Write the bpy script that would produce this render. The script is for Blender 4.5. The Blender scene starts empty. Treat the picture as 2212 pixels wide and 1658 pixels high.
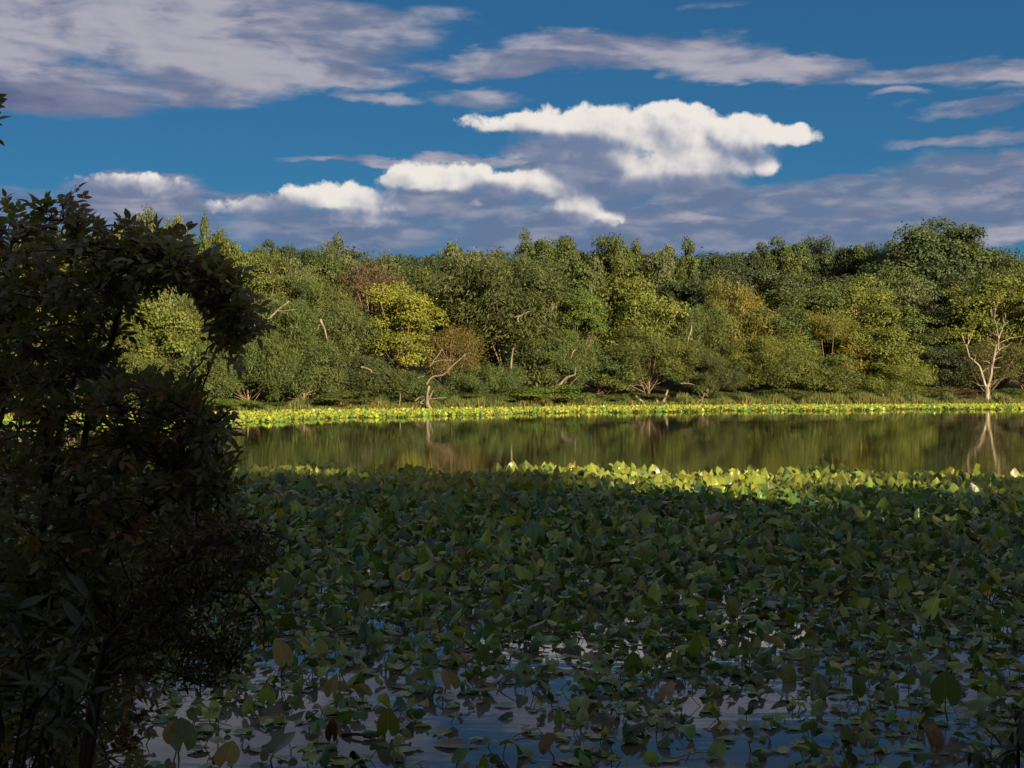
import bpy, math, random
import numpy as np

# ------------------------------------------------------------------ camera, sky, sun, exposure
SC = bpy.context.scene
COL = SC.collection
R = math.radians
CAM_H = 2.8
FPX = 1105.5 / math.tan(R(20.0))          # focal length in pixels of a 2211 px wide picture

cam_d = bpy.data.cameras.new('camera')
cam_d.sensor_fit = 'HORIZONTAL'
cam_d.angle = R(40.0)
cam_d.clip_start = 0.05
cam_d.clip_end = 6000.0
cam = bpy.data.objects.new('camera', cam_d)
COL.objects.link(cam)
cam.location = (0, 0, CAM_H)
cam.rotation_euler = (R(90), 0, 0)
SC.camera = cam

SUN_AZ, SUN_EL = 148.0, 15.0               # degrees clockwise from +Y; behind and to the right
SKY_STRENGTH = 0.05
SUN_STRENGTH = 5.0
SUN_COLOR = (1.0, 0.79, 0.47)
EXPOSURE = 1.3

sun_d = bpy.data.lights.new('sun', 'SUN')
sun_d.energy = SUN_STRENGTH
sun_d.angle = R(0.5)
sun_d.color = SUN_COLOR
sun = bpy.data.objects.new('sun', sun_d)
COL.objects.link(sun)
sun.location = (40, -60, 60)
sun.rotation_euler = (R(90 - SUN_EL), 0, R(180 - SUN_AZ))

SC.view_settings.view_transform = 'Standard'
SC.view_settings.look = 'None'
SC.view_settings.exposure = EXPOSURE
SC.view_settings.gamma = 1.0
SC.view_settings.use_curve_mapping = False
SC.render.engine = 'CYCLES'
cy = SC.cycles
cy.max_bounces = 5
cy.diffuse_bounces = 2
cy.glossy_bounces = 3
cy.transmission_bounces = 3
cy.transparent_max_bounces = 4
cy.caustics_reflective = False
cy.caustics_refractive = False
cy.use_denoising = True
cy.use_adaptive_sampling = True
cy.adaptive_threshold = 0.02


class NT:
    """small helper to write node graphs as expressions"""
    def __init__(self, tree):
        self.t = tree

    def n(self, kind, **kw):
        nd = self.t.nodes.new(kind)
        for k, v in kw.items():
            setattr(nd, k, v)
        return nd

    def put(self, sock, v):
        if isinstance(v, bpy.types.NodeSocket):
            self.t.links.new(v, sock)
        elif v is not None:
            sock.default_value = v

    def m(self, op, a, b=None, c=None, clamp=False):
        nd = self.n('ShaderNodeMath', operation=op, use_clamp=clamp)
        for i, v in enumerate((a, b, c)):
            if v is not None:
                self.put(nd.inputs[i], v)
        return nd.outputs[0]

    def v(self, op, a, b=None, out=0):
        nd = self.n('ShaderNodeVectorMath', operation=op)
        self.put(nd.inputs[0], a)
        if b is not None:
            self.put(nd.inputs[3] if op == 'SCALE' else nd.inputs[1], b)
        return nd.outputs[out]

    def xyz(self, x, y, z=0.0):
        nd = self.n('ShaderNodeCombineXYZ')
        for i, q in enumerate((x, y, z)):
            self.put(nd.inputs[i], q)
        return nd.outputs[0]

    def noise(self, vec, scale, detail=3.0, rough=0.5, dist=0.0, out=0, dims='3D'):
        nd = self.n('ShaderNodeTexNoise', noise_dimensions=dims)
        self.put(nd.inputs['Vector'], vec)
        nd.inputs['Scale'].default_value = scale
        nd.inputs['Detail'].default_value = detail
        nd.inputs['Roughness'].default_value = rough
        nd.inputs['Distortion'].default_value = dist
        return nd.outputs[out]

    def mix(self, fac, a, b, mode='MIX'):
        nd = self.n('ShaderNodeMix', data_type='RGBA', blend_type=mode)
        self.put(nd.inputs[0], fac)
        self.put(nd.inputs[6], a)
        self.put(nd.inputs[7], b)
        return nd.outputs[2]

    def ramp(self, x, lo, hi, a=0.0, b=1.0, smooth=True):
        nd = self.n('ShaderNodeMapRange', interpolation_type='SMOOTHSTEP' if smooth else 'LINEAR')
        nd.clamp = True
        self.put(nd.inputs[0], x)
        for i, q in enumerate((lo, hi, a, b)):
            self.put(nd.inputs[1 + i], q)
        return nd.outputs[0]


def direction_of(px, py):
    """azimuth / elevation in degrees of a point of the 2211 x 1658 picture"""
    x = (px - 1105.5) / FPX
    z = (829 - py) / FPX
    return math.degrees(math.atan(x)), math.degrees(math.atan(z / math.hypot(1, x)))


DPP = math.degrees(1 / FPX)


def build_world():
    world = bpy.data.worlds.new('World')
    SC.world = world
    world.use_nodes = True
    t = world.node_tree
    t.nodes.clear()
    g = NT(t)
    out = g.n('ShaderNodeOutputWorld')
    bg = g.n('ShaderNodeBackground')
    bg.inputs['Strength'].default_value = SKY_STRENGTH
    t.links.new(bg.outputs[0], out.inputs[0])

    sky = g.n('ShaderNodeTexSky', sky_type='NISHITA')
    sky.sun_disc = False
    sky.sun_elevation = R(SUN_EL)
    sky.sun_rotation = R(SUN_AZ)
    sky.altitude = 200
    sky.air_density = 1.0
    sky.dust_density = 0.4
    sky.ozone_density = 2.0

    tc = g.n('ShaderNodeTexCoord')
    sep = g.n('ShaderNodeSeparateXYZ')
    t.links.new(tc.outputs['Generated'], sep.inputs[0])
    x, y, z = sep.outputs
    az = g.m('MULTIPLY', g.m('ARCTAN2', x, y), 57.29578)
    el = g.m('MULTIPLY', g.m('ARCSINE', z), 57.29578)
    P = g.xyz(az, el, 0.0)

    # clear sky: deep polarised blue
    hs = g.n('ShaderNodeHueSaturation')
    hs.inputs['Saturation'].default_value = 1.25
    t.links.new(sky.outputs[0], hs.inputs['Color'])
    base = g.mix(1.0, hs.outputs[0], (0.20, 0.62, 0.98, 1), 'MULTIPLY')
    # keep the sunward half from burning
    base = g.mix(0.78, base, g.mix(g.ramp(el, 2.0, 20.0, smooth=False), (0.46, 1.80, 3.30, 1), (0.22, 0.84, 1.90, 1)))

    def field(vec, blobs):
        acc = None
        for (px, py, rx, ry, w) in blobs:
            a, e = direction_of(px, py)
            d = g.v('SUBTRACT', vec, (a, e, 0))
            d = g.v('MULTIPLY', d, (1 / (rx * DPP), 1 / (ry * DPP), 0))
            q = g.v('DOT_PRODUCT', d, d, out=1)
            f = g.m('MULTIPLY_ADD', q, -w, w)
            if acc is None:
                acc = f
            else:
                nd = g.n('ShaderNodeMath', operation='SMOOTH_MAX')
                g.put(nd.inputs[0], acc); g.put(nd.inputs[1], f); nd.inputs[2].default_value = 0.25
                acc = nd.outputs[0]
        return acc

    # ---- warps
    Ps = g.v('MULTIPLY', P, (0.45, 1.5, 0))                   # stratiform space
    wn = g.v('SUBTRACT', g.noise(Ps, 0.55, 5, 0.58, out=1), (0.5, 0.5, 0.5))
    Pst = g.v('ADD', P, g.v('MULTIPLY', wn, (3.4, 1.7, 0)))
    wc = g.v('SUBTRACT', g.noise(P, 0.8, 5, 0.56, out=1), (0.5, 0.5, 0.5))
    Pcu = g.v('ADD', P, g.v('MULTIPLY', wc, (0.95, 0.85, 0)))

    fine_s = g.noise(Ps, 0.9, 6, 0.54, 0.3)                    # 0..1
    broad_s = g.noise(g.v('ADD', Ps, (7.3, 2.1, 4.0)), 0.42, 4, 0.55, 0.4)

    # ---- generic cover outside the frame
    side = g.ramp(g.m('ABSOLUTE', az), 21.0, 28.0)
    high = g.ramp(el, 14.7, 16.2)
    outside = g.m('MAXIMUM', side, high)
    cover = g.noise(g.v('MULTIPLY', P, (0.06, 0.16, 0)), 1.0, 5, 0.55, 0.5)
    cover = g.m('MULTIPLY', g.ramp(cover, 0.18, 0.42), outside)

    # ---- low grey bank
    bank = [(1750, 470, 620, 95, 1.0), (2150, 430, 330, 110, 1.0), (1250, 500, 420, 85, 0.9), (1250, 380, 190, 110, 1.0), (1000, 440, 200, 60, 0.9),
            (760, 500, 420, 60, 0.75), (300, 470, 300, 80, 0.7), (60, 470, 200, 70, 0.6), (1500, 420, 150, 70, 0.8)]
    fb = field(Pst, bank)
    ab = g.ramp(g.m('ADD', fb, g.m('MULTIPLY_ADD', broad_s, 1.1, -0.55)), 0.0, 0.65)
    streak = g.ramp(fine_s, 0.42, 0.70)
    cb = g.mix(streak, (1.38, 1.88, 3.05, 1), (3.1, 3.2, 4.0, 1))
    low = g.ramp(el, 2.0, 8.0)
    cb = g.mix(low, g.mix(0.55, cb, (0.95, 1.6, 3.3, 1)), cb)
    col = g.mix(g.m('MULTIPLY', ab, 0.93), base, cb)

    # ---- high stratus
    strat = [(250, 20, 520, 120, 1.0), (640, 40, 300, 120, 1.0), (480, 140, 300, 75, 1.0), (60, 190, 300, 62, 0.9),
             (700, 165, 210, 42, 1.0), (420, 200, 190, 34, 0.7), (-60, 60, 260, 110, 0.9),
             (1080, 140, 210, 34, 0.9), (1270, 105, 210, 46, 1.0), (1480, 125, 200, 44, 0.9), (1650, 150, 220, 32, 0.95),
             (1960, 160, 240, 20, 0.5), (2170, 158, 120, 24, 0.7), (1945, 200, 75, 12, 0.6), (2120, 225, 150, 14, 0.45),
             (2120, 300, 180, 16, 0.4), (2210, 190, 80, 14, 0.5), (830, 218, 110, 14, 0.45), (1040, 212, 110, 22, 0.42), (1560, 5, 90, 16, 0.4),
             (960, 15, 90, 40, 0.35),
             (960, 345, 260, 15, 0.62), (760, 350, 170, 10, 0.55), (1820, 385, 70, 10, 0.5), (1840, 460, 90, 13, 0.55), (2190, 512, 110, 15, 0.6), (290, 405, 150, 34, 0.8), (230, 435, 100, 26, 0.7), (380, 430, 80, 24, 0.6),
             (560, 445, 150, 22, 0.7), (1480, 470, 120, 10, 0.4), (2190, 345, 60, 18, 0.7)]
    fs = field(Pst, strat)
    fs = g.m('MAXIMUM', g.m('MULTIPLY_ADD', outside, -3.0, fs), g.m('MULTIPLY_ADD', cover, 2.0, -1.0))
    as_ = g.ramp(g.m('ADD', fs, g.m('MULTIPLY_ADD', fine_s, 1.0, -0.52)), -0.16, 0.66)
    fine_o = g.noise(g.v('ADD', Ps, (-0.18, -0.22, 0)), 0.9, 4, 0.54, 0.3)
    relief = g.m('MULTIPLY_ADD', g.m('SUBTRACT', fine_s, fine_o), 2.2, 0.5, clamp=True)
    bsel = g.m('MULTIPLY_ADD', g.ramp(broad_s, 0.36, 0.64), 0.65, g.m('MULTIPLY', relief, 0.45))
    cs = g.mix(g.ramp(bsel, 0.1, 1.0), (1.5, 1.85, 3.0, 1), (4.2, 4.05, 4.7, 1))
    cs = g.mix(g.m('MULTIPLY', outside, 0.6), cs, (2.7, 2.6, 3.1, 1))     # unseen cloud toned lilac-grey, chosen for the ambient light and water reflections
    darkl = field(Pst, [(60, 225, 330, 60, 1.0)])
    cs = g.mix(g.m('MULTIPLY', g.ramp(darkl, 0.0, 0.9), 0.7), cs, (0.85, 1.1, 2.3, 1))
    col = g.mix(g.m('MULTIPLY', as_, 0.96), col, cs)

    # ---- cumulus
    cum = [(1330, 278, 260, 54, 1.0), (1460, 262, 105, 44, 1.0), (1120, 268, 140, 24, 0.85), (1595, 295, 100, 54, 1.0),
           (1690, 290, 80, 34, 0.9), (1490, 348, 155, 72, 1.0), (1575, 335, 110, 60, 1.0), (1440, 300, 160, 50, 1.0), (1290, 335, 150, 62, 0.9), (1400, 385, 130, 52, 0.8),
           (905, 392, 100, 42, 1.0), (1010, 390, 100, 38, 0.9), (1190, 398, 100, 42, 1.0), (1240, 448, 70, 46, 0.95), (1290, 470, 85, 22, 0.7), (1100, 400, 90, 36, 0.8),
           (730, 432, 160, 40, 1.0), (770, 468, 100, 34, 0.9), (560, 446, 130, 26, 0.7), (840, 430, 70, 30, 0.7), (290, 405, 130, 30, 0.6), 
           (1150, 335, 70, 18, 0.6), 
           (1030, 440, 18, 10, 0.6)]

    def vor(vec):
        nd = g.n('ShaderNodeTexVoronoi', voronoi_dimensions='2D', feature='F1')
        g.put(nd.inputs['Vector'], vec)
        nd.inputs['Scale'].default_value = 0.85
        nd.inputs['Detail'].default_value = 3.0
        nd.inputs['Roughness'].default_value = 0.55
        nd.inputs['Lacunarity'].default_value = 2.1
        return nd.outputs['Distance']
    fc = field(Pcu, cum)
    v0 = vor(Pcu)
    v1 = vor(g.v('ADD', Pcu, (0.20, 0.16, 0)))
    ns = g.noise(P, 1.6, 5, 0.6)
    up_ = field(g.v('ADD', Pcu, (0.5, 0.45, 0)), cum)
    fu = g.m('SUBTRACT', up_, fc)                                     # > 0 near the lower left rims
    soft = g.m('MULTIPLY_ADD', g.ramp(fu, -0.1, 0.6), 0.95, 0.38)
    ac = g.ramp(g.m('ADD', g.m('ADD', fc, g.m('MULTIPLY_ADD', v0, -0.50, 0.30)), g.m('MULTIPLY_ADD', ns, 0.8, -0.34)), -0.14, soft)
    nb = g.noise(P, 0.55, 3, 0.5)
    nbo = g.noise(g.v('ADD', P, (0.42, 0.34, 0)), 0.55, 3, 0.5)
    rl = g.m('MULTIPLY_ADD', g.m('SUBTRACT', v1, v0), 0.11, 0.70)
    rl = g.m('MULTIPLY_ADD', g.m('SUBTRACT', nb, nbo), 1.3, rl)
    thick = g.m('MULTIPLY', fu, -0.52)
    shade = field(P, [(1150, 318, 240, 40, 1.0), (1265, 375, 100, 75, 1.0), (1350, 440, 110, 36, 0.8), (560, 455, 150, 44, 0.8), (290, 425, 260, 60, 1.1), (1055, 425, 80, 40, 0.8), (860, 480, 100, 30, 0.7), (1490, 405, 230, 34, 0.8), (900, 432, 140, 26, 0.7), (720, 474, 170, 30, 0.7), (1250, 476, 90, 26, 0.7), (1640, 335, 90, 26, 0.5)])
    lit = g.m('ADD', g.m('ADD', rl, thick), g.m('MULTIPLY', g.ramp(shade, -0.2, 0.9), -0.62))
    lit = g.ramp(g.m('ADD', lit, g.m('MULTIPLY_ADD', ns, 0.16, -0.08)), 0.0, 1.08)
    cc = g.mix(lit, (1.75, 2.2, 3.5, 1), (8.4, 7.9, 7.4, 1))
    col = g.mix(g.m('MULTIPLY', ac, g.m('MULTIPLY_ADD', lit, 0.2, 0.8)), col, cc)
    # below the horizon: dull
    col = g.mix(g.ramp(el, -3.0, -0.5), (0.5, 0.6, 0.7, 1), col)
    col = g.mix(1.0, col, (0.82, 0.82, 0.82, 1), 'MULTIPLY')
    t.links.new(col, bg.inputs[0])
    world.cycles.sampling_method = 'NONE'      # an even dome needs no importance map


build_world()

# ------------------------------------------------------------------ helpers
rng = np.random.default_rng(7)
random.seed(7)


def at(px, py, D):
    """world point at distance D (along +Y) seen at pixel (px, py) of the 2211 x 1658 picture"""
    return np.array(((px - 1105.5) / FPX * D, D, CAM_H + (829 - py) / FPX * D))


def tag(o, label=None, cat=None, group=None, kind=None):
    if label: o['label'] = label
    if cat: o['category'] = cat
    if group: o['group'] = group
    if kind: o['kind'] = kind
    return o


def empty(name, loc=(0, 0, 0)):
    o = bpy.data.objects.new(name, None)
    o.empty_display_size = 0.2
    COL.objects.link(o)
    o.location = loc
    return o


class Geo:
    """collects vertices, tris, quads and a per-vertex tint"""
    def __init__(self):
        self.v, self.q, self.t, self.c, self.u, self.n = [], [], [], [], [], 0

    def add(self, v, quads=None, tris=None, tint=None, uv=None):
        v = np.asarray(v, float).reshape(-1, 3)
        k = len(v)
        self.v.append(v)
        if quads is not None and len(quads):
            self.q.append(np.asarray(quads, np.int64) + self.n)
        if tris is not None and len(tris):
            self.t.append(np.asarray(tris, np.int64) + self.n)
        if tint is None:
            tint = np.ones((k, 3))
        tint = np.asarray(tint, float)
        if tint.ndim == 1:
            tint = np.tile(tint, (k, 1))
        self.c.append(tint)
        self.u.append(np.zeros((k, 2)) if uv is None else np.asarray(uv, float))
        self.n += k

    def tube(self, pts, radii, sides=6, tint=None, cap=True):
        pts = np.asarray(pts, float)
        n = len(pts)
        radii = np.broadcast_to(np.asarray(radii, float), (n,))
        d = np.gradient(pts, axis=0)
        d /= np.linalg.norm(d, axis=1)[:, None] + 1e-9
        ref = np.where(np.abs(d[:, 2:3]) > 0.9, np.array([[1.0, 0, 0]]), np.array([[0, 0, 1.0]]))
        if np.abs(d[:, 2]).max() > 0.9 and np.abs(d[:, 2]).min() <= 0.9:
            ref = np.tile(np.array([[0.31, 0.95, 0.05]]), (n, 1))
        a = np.cross(d, ref)
        a /= np.linalg.norm(a, axis=1)[:, None] + 1e-9
        b = np.cross(d, a)
        th = np.arange(sides) / sides * 2 * np.pi
        ring = (a[:, None, :] * np.cos(th)[None, :, None] + b[:, None, :] * np.sin(th)[None, :, None]) * radii[:, None, None]
        v = (pts[:, None, :] + ring).reshape(-1, 3)
        i = np.arange(n - 1)[:, None] * sides
        j = np.arange(sides)[None, :]
        j2 = (j + 1) % sides
        q = np.stack([i + j, i + j2, i + sides + j2, i + sides + j], -1).reshape(-1, 4)
        tr = None
        if cap:
            v = np.vstack([v, pts[-1:] + d[-1:] * radii[-1] * 0.6])
            e = (n - 1) * sides
            tr = np.stack([e + np.arange(sides), e + (np.arange(sides) + 1) % sides, np.full(sides, n * sides)], -1)
        self.add(v, q, tr, tint)

    def mesh(self, name, mat, smooth=False, uv=False):
        me = bpy.data.meshes.new(name)
        v = np.vstack(self.v)
        q = np.vstack(self.q) if self.q else np.zeros((0, 4), np.int64)
        t = np.vstack(self.t) if self.t else np.zeros((0, 3), np.int64)
        me.vertices.add(len(v))
        me.vertices.foreach_set('co', v.astype(np.float32).ravel())
        loops = np.concatenate([q.ravel(), t.ravel()]).astype(np.int32)
        me.loops.add(len(loops))
        me.loops.foreach_set('vertex_index', loops)
        start = np.concatenate([np.arange(len(q)) * 4, len(q) * 4 + np.arange(len(t)) * 3]).astype(np.int32)
        me.polygons.add(len(start))
        me.polygons.foreach_set('loop_start', start)
        if smooth:
            me.polygons.foreach_set('use_smooth', np.ones(len(start), bool))
        me.update(calc_edges=True)
        a = me.attributes.new('tint', 'FLOAT_COLOR', 'POINT')
        c = np.ones((len(v), 4), np.float32)
        c[:, :3] = np.vstack(self.c)
        a.data.foreach_set('color', c.ravel())
        if uv:
            a = me.attributes.new('leafuv', 'FLOAT2', 'POINT')
            a.data.foreach_set('vector', np.vstack(self.u).astype(np.float32).ravel())
        if mat: me.materials.append(mat)
        return me

    def obj(self, name, mat, parent=None, smooth=False, uv=False):
        o = bpy.data.objects.new(name, self.mesh(name, mat, smooth, uv))
        COL.objects.link(o)
        if parent: o.parent = parent
        return o


def unit(a):
    return a / (np.linalg.norm(a, axis=-1, keepdims=True) + 1e-9)


def leaf_quads(geo, cen, axis, nrm, length, width, tint):
    """one pointed four-cornered leaf (or spray of leaves) per row"""
    axis = unit(axis)
    side = unit(np.cross(nrm, axis))
    L = length[:, None]; W = width[:, None]
    v = np.stack([cen - axis * L * .5, cen + side * W * .5 + axis * L * .05, cen + axis * L * .5, cen - side * W * .5 + axis * L * .05], 1)
    k = len(cen)
    q = np.arange(k * 4).reshape(k, 4)
    geo.add(v.reshape(-1, 3), q, None, np.repeat(tint, 4, axis=0))


def curve(p, n=8, wob=0.0, r=None):
    """resampled smooth polyline through the control points"""
    p = np.asarray(p, float)
    k = len(p)
    s = np.linspace(0, k - 1, n)
    out = []
    for a in s:
        i = min(int(a), k - 2); f = a - i
        p0 = p[max(i - 1, 0)]; p1 = p[i]; p2 = p[i + 1]; p3 = p[min(i + 2, k - 1)]
        out.append(0.5 * ((2 * p1) + (-p0 + p2) * f + (2 * p0 - 5 * p1 + 4 * p2 - p3) * f * f + (-p0 + 3 * p1 - 3 * p2 + p3) * f ** 3))
    out = np.array(out)
    if wob:
        w = (r or rng).normal(0, wob, out.shape); w[0] = 0
        out = out + w
    return out


# ------------------------------------------------------------------ materials
def new_mat(name):
    m = bpy.data.materials.new(name)
    m.use_nodes = True
    t = m.node_tree
    t.nodes.clear()
    g = NT(t)
    out = g.n('ShaderNodeOutputMaterial')
    return m, t, g, out


def foliage_mat(name, rough=0.55, spec=0.3, transl=0.3, transl_tint=(1.25, 1.2, 0.5)):
    m, t, g, out = new_mat(name)
    oi = g.n('ShaderNodeObjectInfo')
    at_ = g.n('ShaderNodeAttribute', attribute_name='tint')
    col = g.mix(1.0, oi.outputs['Color'], at_.outputs['Color'], 'MULTIPLY')
    p = g.n('ShaderNodeBsdfPrincipled')
    g.put(p.inputs['Base Color'], col)
    p.inputs['Roughness'].default_value = rough
    p.inputs['Specular IOR Level'].default_value = spec
    tr = g.n('ShaderNodeBsdfTranslucent')
    g.put(tr.inputs['Color'], g.mix(1.0, col, (*transl_tint, 1), 'MULTIPLY'))
    mx = g.n('ShaderNodeMixShader')
    mx.inputs[0].default_value = transl
    t.links.new(p.outputs[0], mx.inputs[1]); t.links.new(tr.outputs[0], mx.inputs[2])
    t.links.new(mx.outputs[0], out.inputs[0])
    return m


def bark_mat(name, a, b, scale=6.0, stretch=(1, 1, 0.18), rough=0.85):
    m, t, g, out = new_mat(name)
    tc = g.n('ShaderNodeTexCoord')
    v = g.v('MULTIPLY', tc.outputs['Object'], stretch)
    n = g.noise(v, scale, 6, 0.65, 0.6)
    at_ = g.n('ShaderNodeAttribute', attribute_name='tint')
    col = g.mix(g.ramp(n, 0.32, 0.68), (*a, 1), (*b, 1))
    col = g.mix(1.0, col, at_.outputs['Color'], 'MULTIPLY')
    p = g.n('ShaderNodeBsdfPrincipled')
    g.put(p.inputs['Base Color'], col)
    p.inputs['Roughness'].default_value = rough
    p.inputs['Specular IOR Level'].default_value = 0.2
    bp = g.n('ShaderNodeBump'); bp.inputs['Strength'].default_value = 0.6; bp.inputs['Distance'].default_value = 0.05
    g.put(bp.inputs['Height'], n)
    t.links.new(bp.outputs[0], p.inputs['Normal'])
    t.links.new(p.outputs[0], out.inputs[0])
    return m


def lily_mat():
    m, t, g, out = new_mat('lily_leaf')
    oi = g.n('ShaderNodeObjectInfo')
    at_ = g.n('ShaderNodeAttribute', attribute_name='tint')
    uvn = g.n('ShaderNodeAttribute', attribute_name='leafuv')
    sp = g.n('ShaderNodeSeparateXYZ'); t.links.new(uvn.outputs['Vector'], sp.inputs[0])
    lx, ly = sp.outputs[0], sp.outputs[1]
    col = g.mix(1.0, oi.outputs['Color'], at_.outputs['Color'], 'MULTIPLY')
    # midrib and side veins
    rib = g.ramp(g.m('ABSOLUTE', ly), 0.012, 0.035, 1.0, 0.0)
    ang = g.m('MULTIPLY_ADD', g.m('ABSOLUTE', ly), -1.1, lx)
    vein = g.ramp(g.m('ABSOLUTE', g.m('SINE', g.m('MULTIPLY', ang, 38.0))), 0.0, 0.22, 1.0, 0.0)
    vv = g.m('MAXIMUM', g.m('MULTIPLY', rib, 0.5), g.m('MULTIPLY', vein, 0.16))
    col = g.mix(vv, col, g.mix(1.0, col, (1.9, 1.7, 1.6, 1), 'MULTIPLY'))
    # blotches of wear and browned rims
    geo = g.n('ShaderNodeNewGeometry')
    spots = g.noise(geo.outputs['Position'], 19.0, 3, 0.6)
    col = g.mix(g.m('MULTIPLY', g.ramp(spots, 0.64, 0.72), 0.7), col, (0.10, 0.06, 0.018, 1))
    rad = g.m('SQRT', g.m('ADD', g.m('POWER', lx, 2.0), g.m('POWER', ly, 2.0)))
    big = g.noise(geo.outputs['Position'], 5.0, 2, 0.5)
    rim = g.m('MULTIPLY', g.ramp(g.m('ADD', rad, g.m('MULTIPLY', spots, 0.25)), 0.56, 0.78), g.ramp(big, 0.5, 0.66))
    col = g.mix(g.m('MULTIPLY', rim, 0.65), col, (0.16, 0.10, 0.022, 1))
    p = g.n('ShaderNodeBsdfPrincipled')
    g.put(p.inputs['Base Color'], col)
    p.inputs['Roughness'].default_value = 0.26
    p.inputs['Specular IOR Level'].default_value = 0.36
    bp = g.n('ShaderNodeBump'); bp.inputs['Strength'].default_value = 0.35; bp.inputs['Distance'].default_value = 0.01
    g.put(bp.inputs['Height'], g.m('ADD', vv, g.m('MULTIPLY', spots, 0.6)))
    t.links.new(bp.outputs[0], p.inputs['Normal'])
    tr = g.n('ShaderNodeBsdfTranslucent')
    g.put(tr.inputs['Color'], g.mix(1.0, col, (1.3, 1.25, 0.4, 1), 'MULTIPLY'))
    mx = g.n('ShaderNodeMixShader'); mx.inputs[0].default_value = 0.32
    t.links.new(p.outputs[0], mx.inputs[1]); t.links.new(tr.outputs[0], mx.inputs[2])
    t.links.new(mx.outputs[0], out.inputs[0])
    return m


def water_mat():
    m, t, g, out = new_mat('pond_water')
    tc = g.n('ShaderNodeTexCoord')
    p = g.n('ShaderNodeBsdfPrincipled')
    p.inputs['Base Color'].default_value = (0.023, 0.027, 0.012, 1)
    p.inputs['Roughness'].default_value = 0.03
    p.inputs['IOR'].default_value = 1.33
    P = tc.outputs['Object']
    n1 = g.noise(g.v('MULTIPLY', P, (0.8, 2.4, 1)), 1.1, 4, 0.55)
    n2 = g.noise(g.v('MULTIPLY', P, (0.05, 0.12, 1)), 1.0, 3, 0.5)
    h = g.m('MULTIPLY', n1, g.ramp(n2, 0.35, 0.7, 0.25, 1.0))
    sy = g.n('ShaderNodeSeparateXYZ'); t.links.new(P, sy.inputs[0])
    h = g.m('MULTIPLY', h, g.ramp(sy.outputs[1], 11.0, 24.0, 1.3, 1.0))      # the shallows by the near bank are never quite still
    bp = g.n('ShaderNodeBump'); bp.inputs['Strength'].default_value = 1.0; bp.inputs['Distance'].default_value = 0.0024
    g.put(bp.inputs['Height'], h)
    t.links.new(bp.outputs[0], p.inputs['Normal'])
    fleck_sheen = g.n('ShaderNodeBsdfDiffuse')
    fleck_sheen.inputs['Color'].default_value = (0.28, 0.262, 0.275, 1)  # floating flecks, and near-bank cloud reflection painted in as lilac-grey
    sp = g.n('ShaderNodeSeparateXYZ'); t.links.new(P, sp.inputs[0])
    n3 = g.noise(g.v('MULTIPLY', P, (0.35, 0.8, 1)), 1.0, 4, 0.6)
    n4 = g.noise(g.v('MULTIPLY', P, (6.0, 14.0, 1)), 1.0, 3, 0.65)
    f = g.m('MULTIPLY', g.ramp(n3, 0.3, 0.7, 0.07, 0.22), g.ramp(sp.outputs[1], 11.0, 26.0, 1.0, 0.0))
    f = g.m('ADD', f, g.m('MULTIPLY', g.ramp(n4, 0.66, 0.74), g.ramp(sp.outputs[1], 14.0, 30.0, 0.3, 0.0)))
    mx = g.n('ShaderNodeMixShader')
    g.put(mx.inputs[0], f)
    t.links.new(p.outputs[0], mx.inputs[1]); t.links.new(fleck_sheen.outputs[0], mx.inputs[2])
    t.links.new(mx.outputs[0], out.inputs[0])
    return m


def ground_mat():
    m, t, g, out = new_mat('ground')
    tc = g.n('ShaderNodeTexCoord')
    n = g.noise(tc.outputs['Object'], 0.6, 6, 0.6)
    n2 = g.noise(tc.outputs['Object'], 7.0, 4, 0.6)
    col = g.mix(g.ramp(n, 0.35, 0.65), (0.045, 0.034, 0.018, 1), (0.035, 0.055, 0.015, 1))
    col = g.mix(g.ramp(n2, 0.4, 0.7), col, (0.07, 0.055, 0.03, 1))
    p = g.n('ShaderNodeBsdfPrincipled')
    g.put(p.inputs['Base Color'], col)
    p.inputs['Roughness'].default_value = 0.95
    bp = g.n('ShaderNodeBump'); bp.inputs['Distance'].default_value = 0.1
    g.put(bp.inputs['Height'], n2)
    t.links.new(bp.outputs[0], p.inputs['Normal'])
    t.links.new(p.outputs[0], out.inputs[0])
    return m


M_FOL = foliage_mat('foliage')
M_GRASS = foliage_mat('grass', 0.6, 0.25, 0.35)
M_SHRUB = foliage_mat('shrub_leaf', 0.40, 0.4, 0.42)
M_BARK = bark_mat('bark', (0.10, 0.075, 0.05), (0.24, 0.19, 0.13), 5.0)
M_PALE = bark_mat('bare_wood', (0.07, 0.06, 0.048), (0.25, 0.21, 0.165), 5.0)
M_SNAG = bark_mat('bleached_wood', (0.10, 0.085, 0.068), (0.36, 0.31, 0.24), 5.0)
M_DARKBARK = bark_mat('dark_bark', (0.022, 0.017, 0.013), (0.055, 0.043, 0.033), 14.0)
M_STRAW = bark_mat('dry_stem', (0.20, 0.13, 0.06), (0.38, 0.29, 0.15), 20.0, (1, 1, 1))
M_SEED = foliage_mat('seed_head', 0.7, 0.2, 0.1)
M_LILY = lily_mat()
M_STALK = foliage_mat('lily_stalk', 0.45, 0.4, 0.05)
M_WATER = water_mat()
M_GROUND = ground_mat()

# ------------------------------------------------------------------ terrain and water
SH_X = np.array([-400, -120, -60, -38, -27, -20.4, -8.6, 16, 60, 110, 400.])
SH_Y = np.array([40, 70, 92, 112, 128, 137, 145, 166, 178, 186, 190.])


def far_shore(x):
    return np.interp(x, SH_X, SH_Y)


def near_shore(x):
    return 7.2 + 0.5 * np.sin(x * 0.7) - np.clip(np.abs(x) - 6, 0, 60) * 0.05


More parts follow.
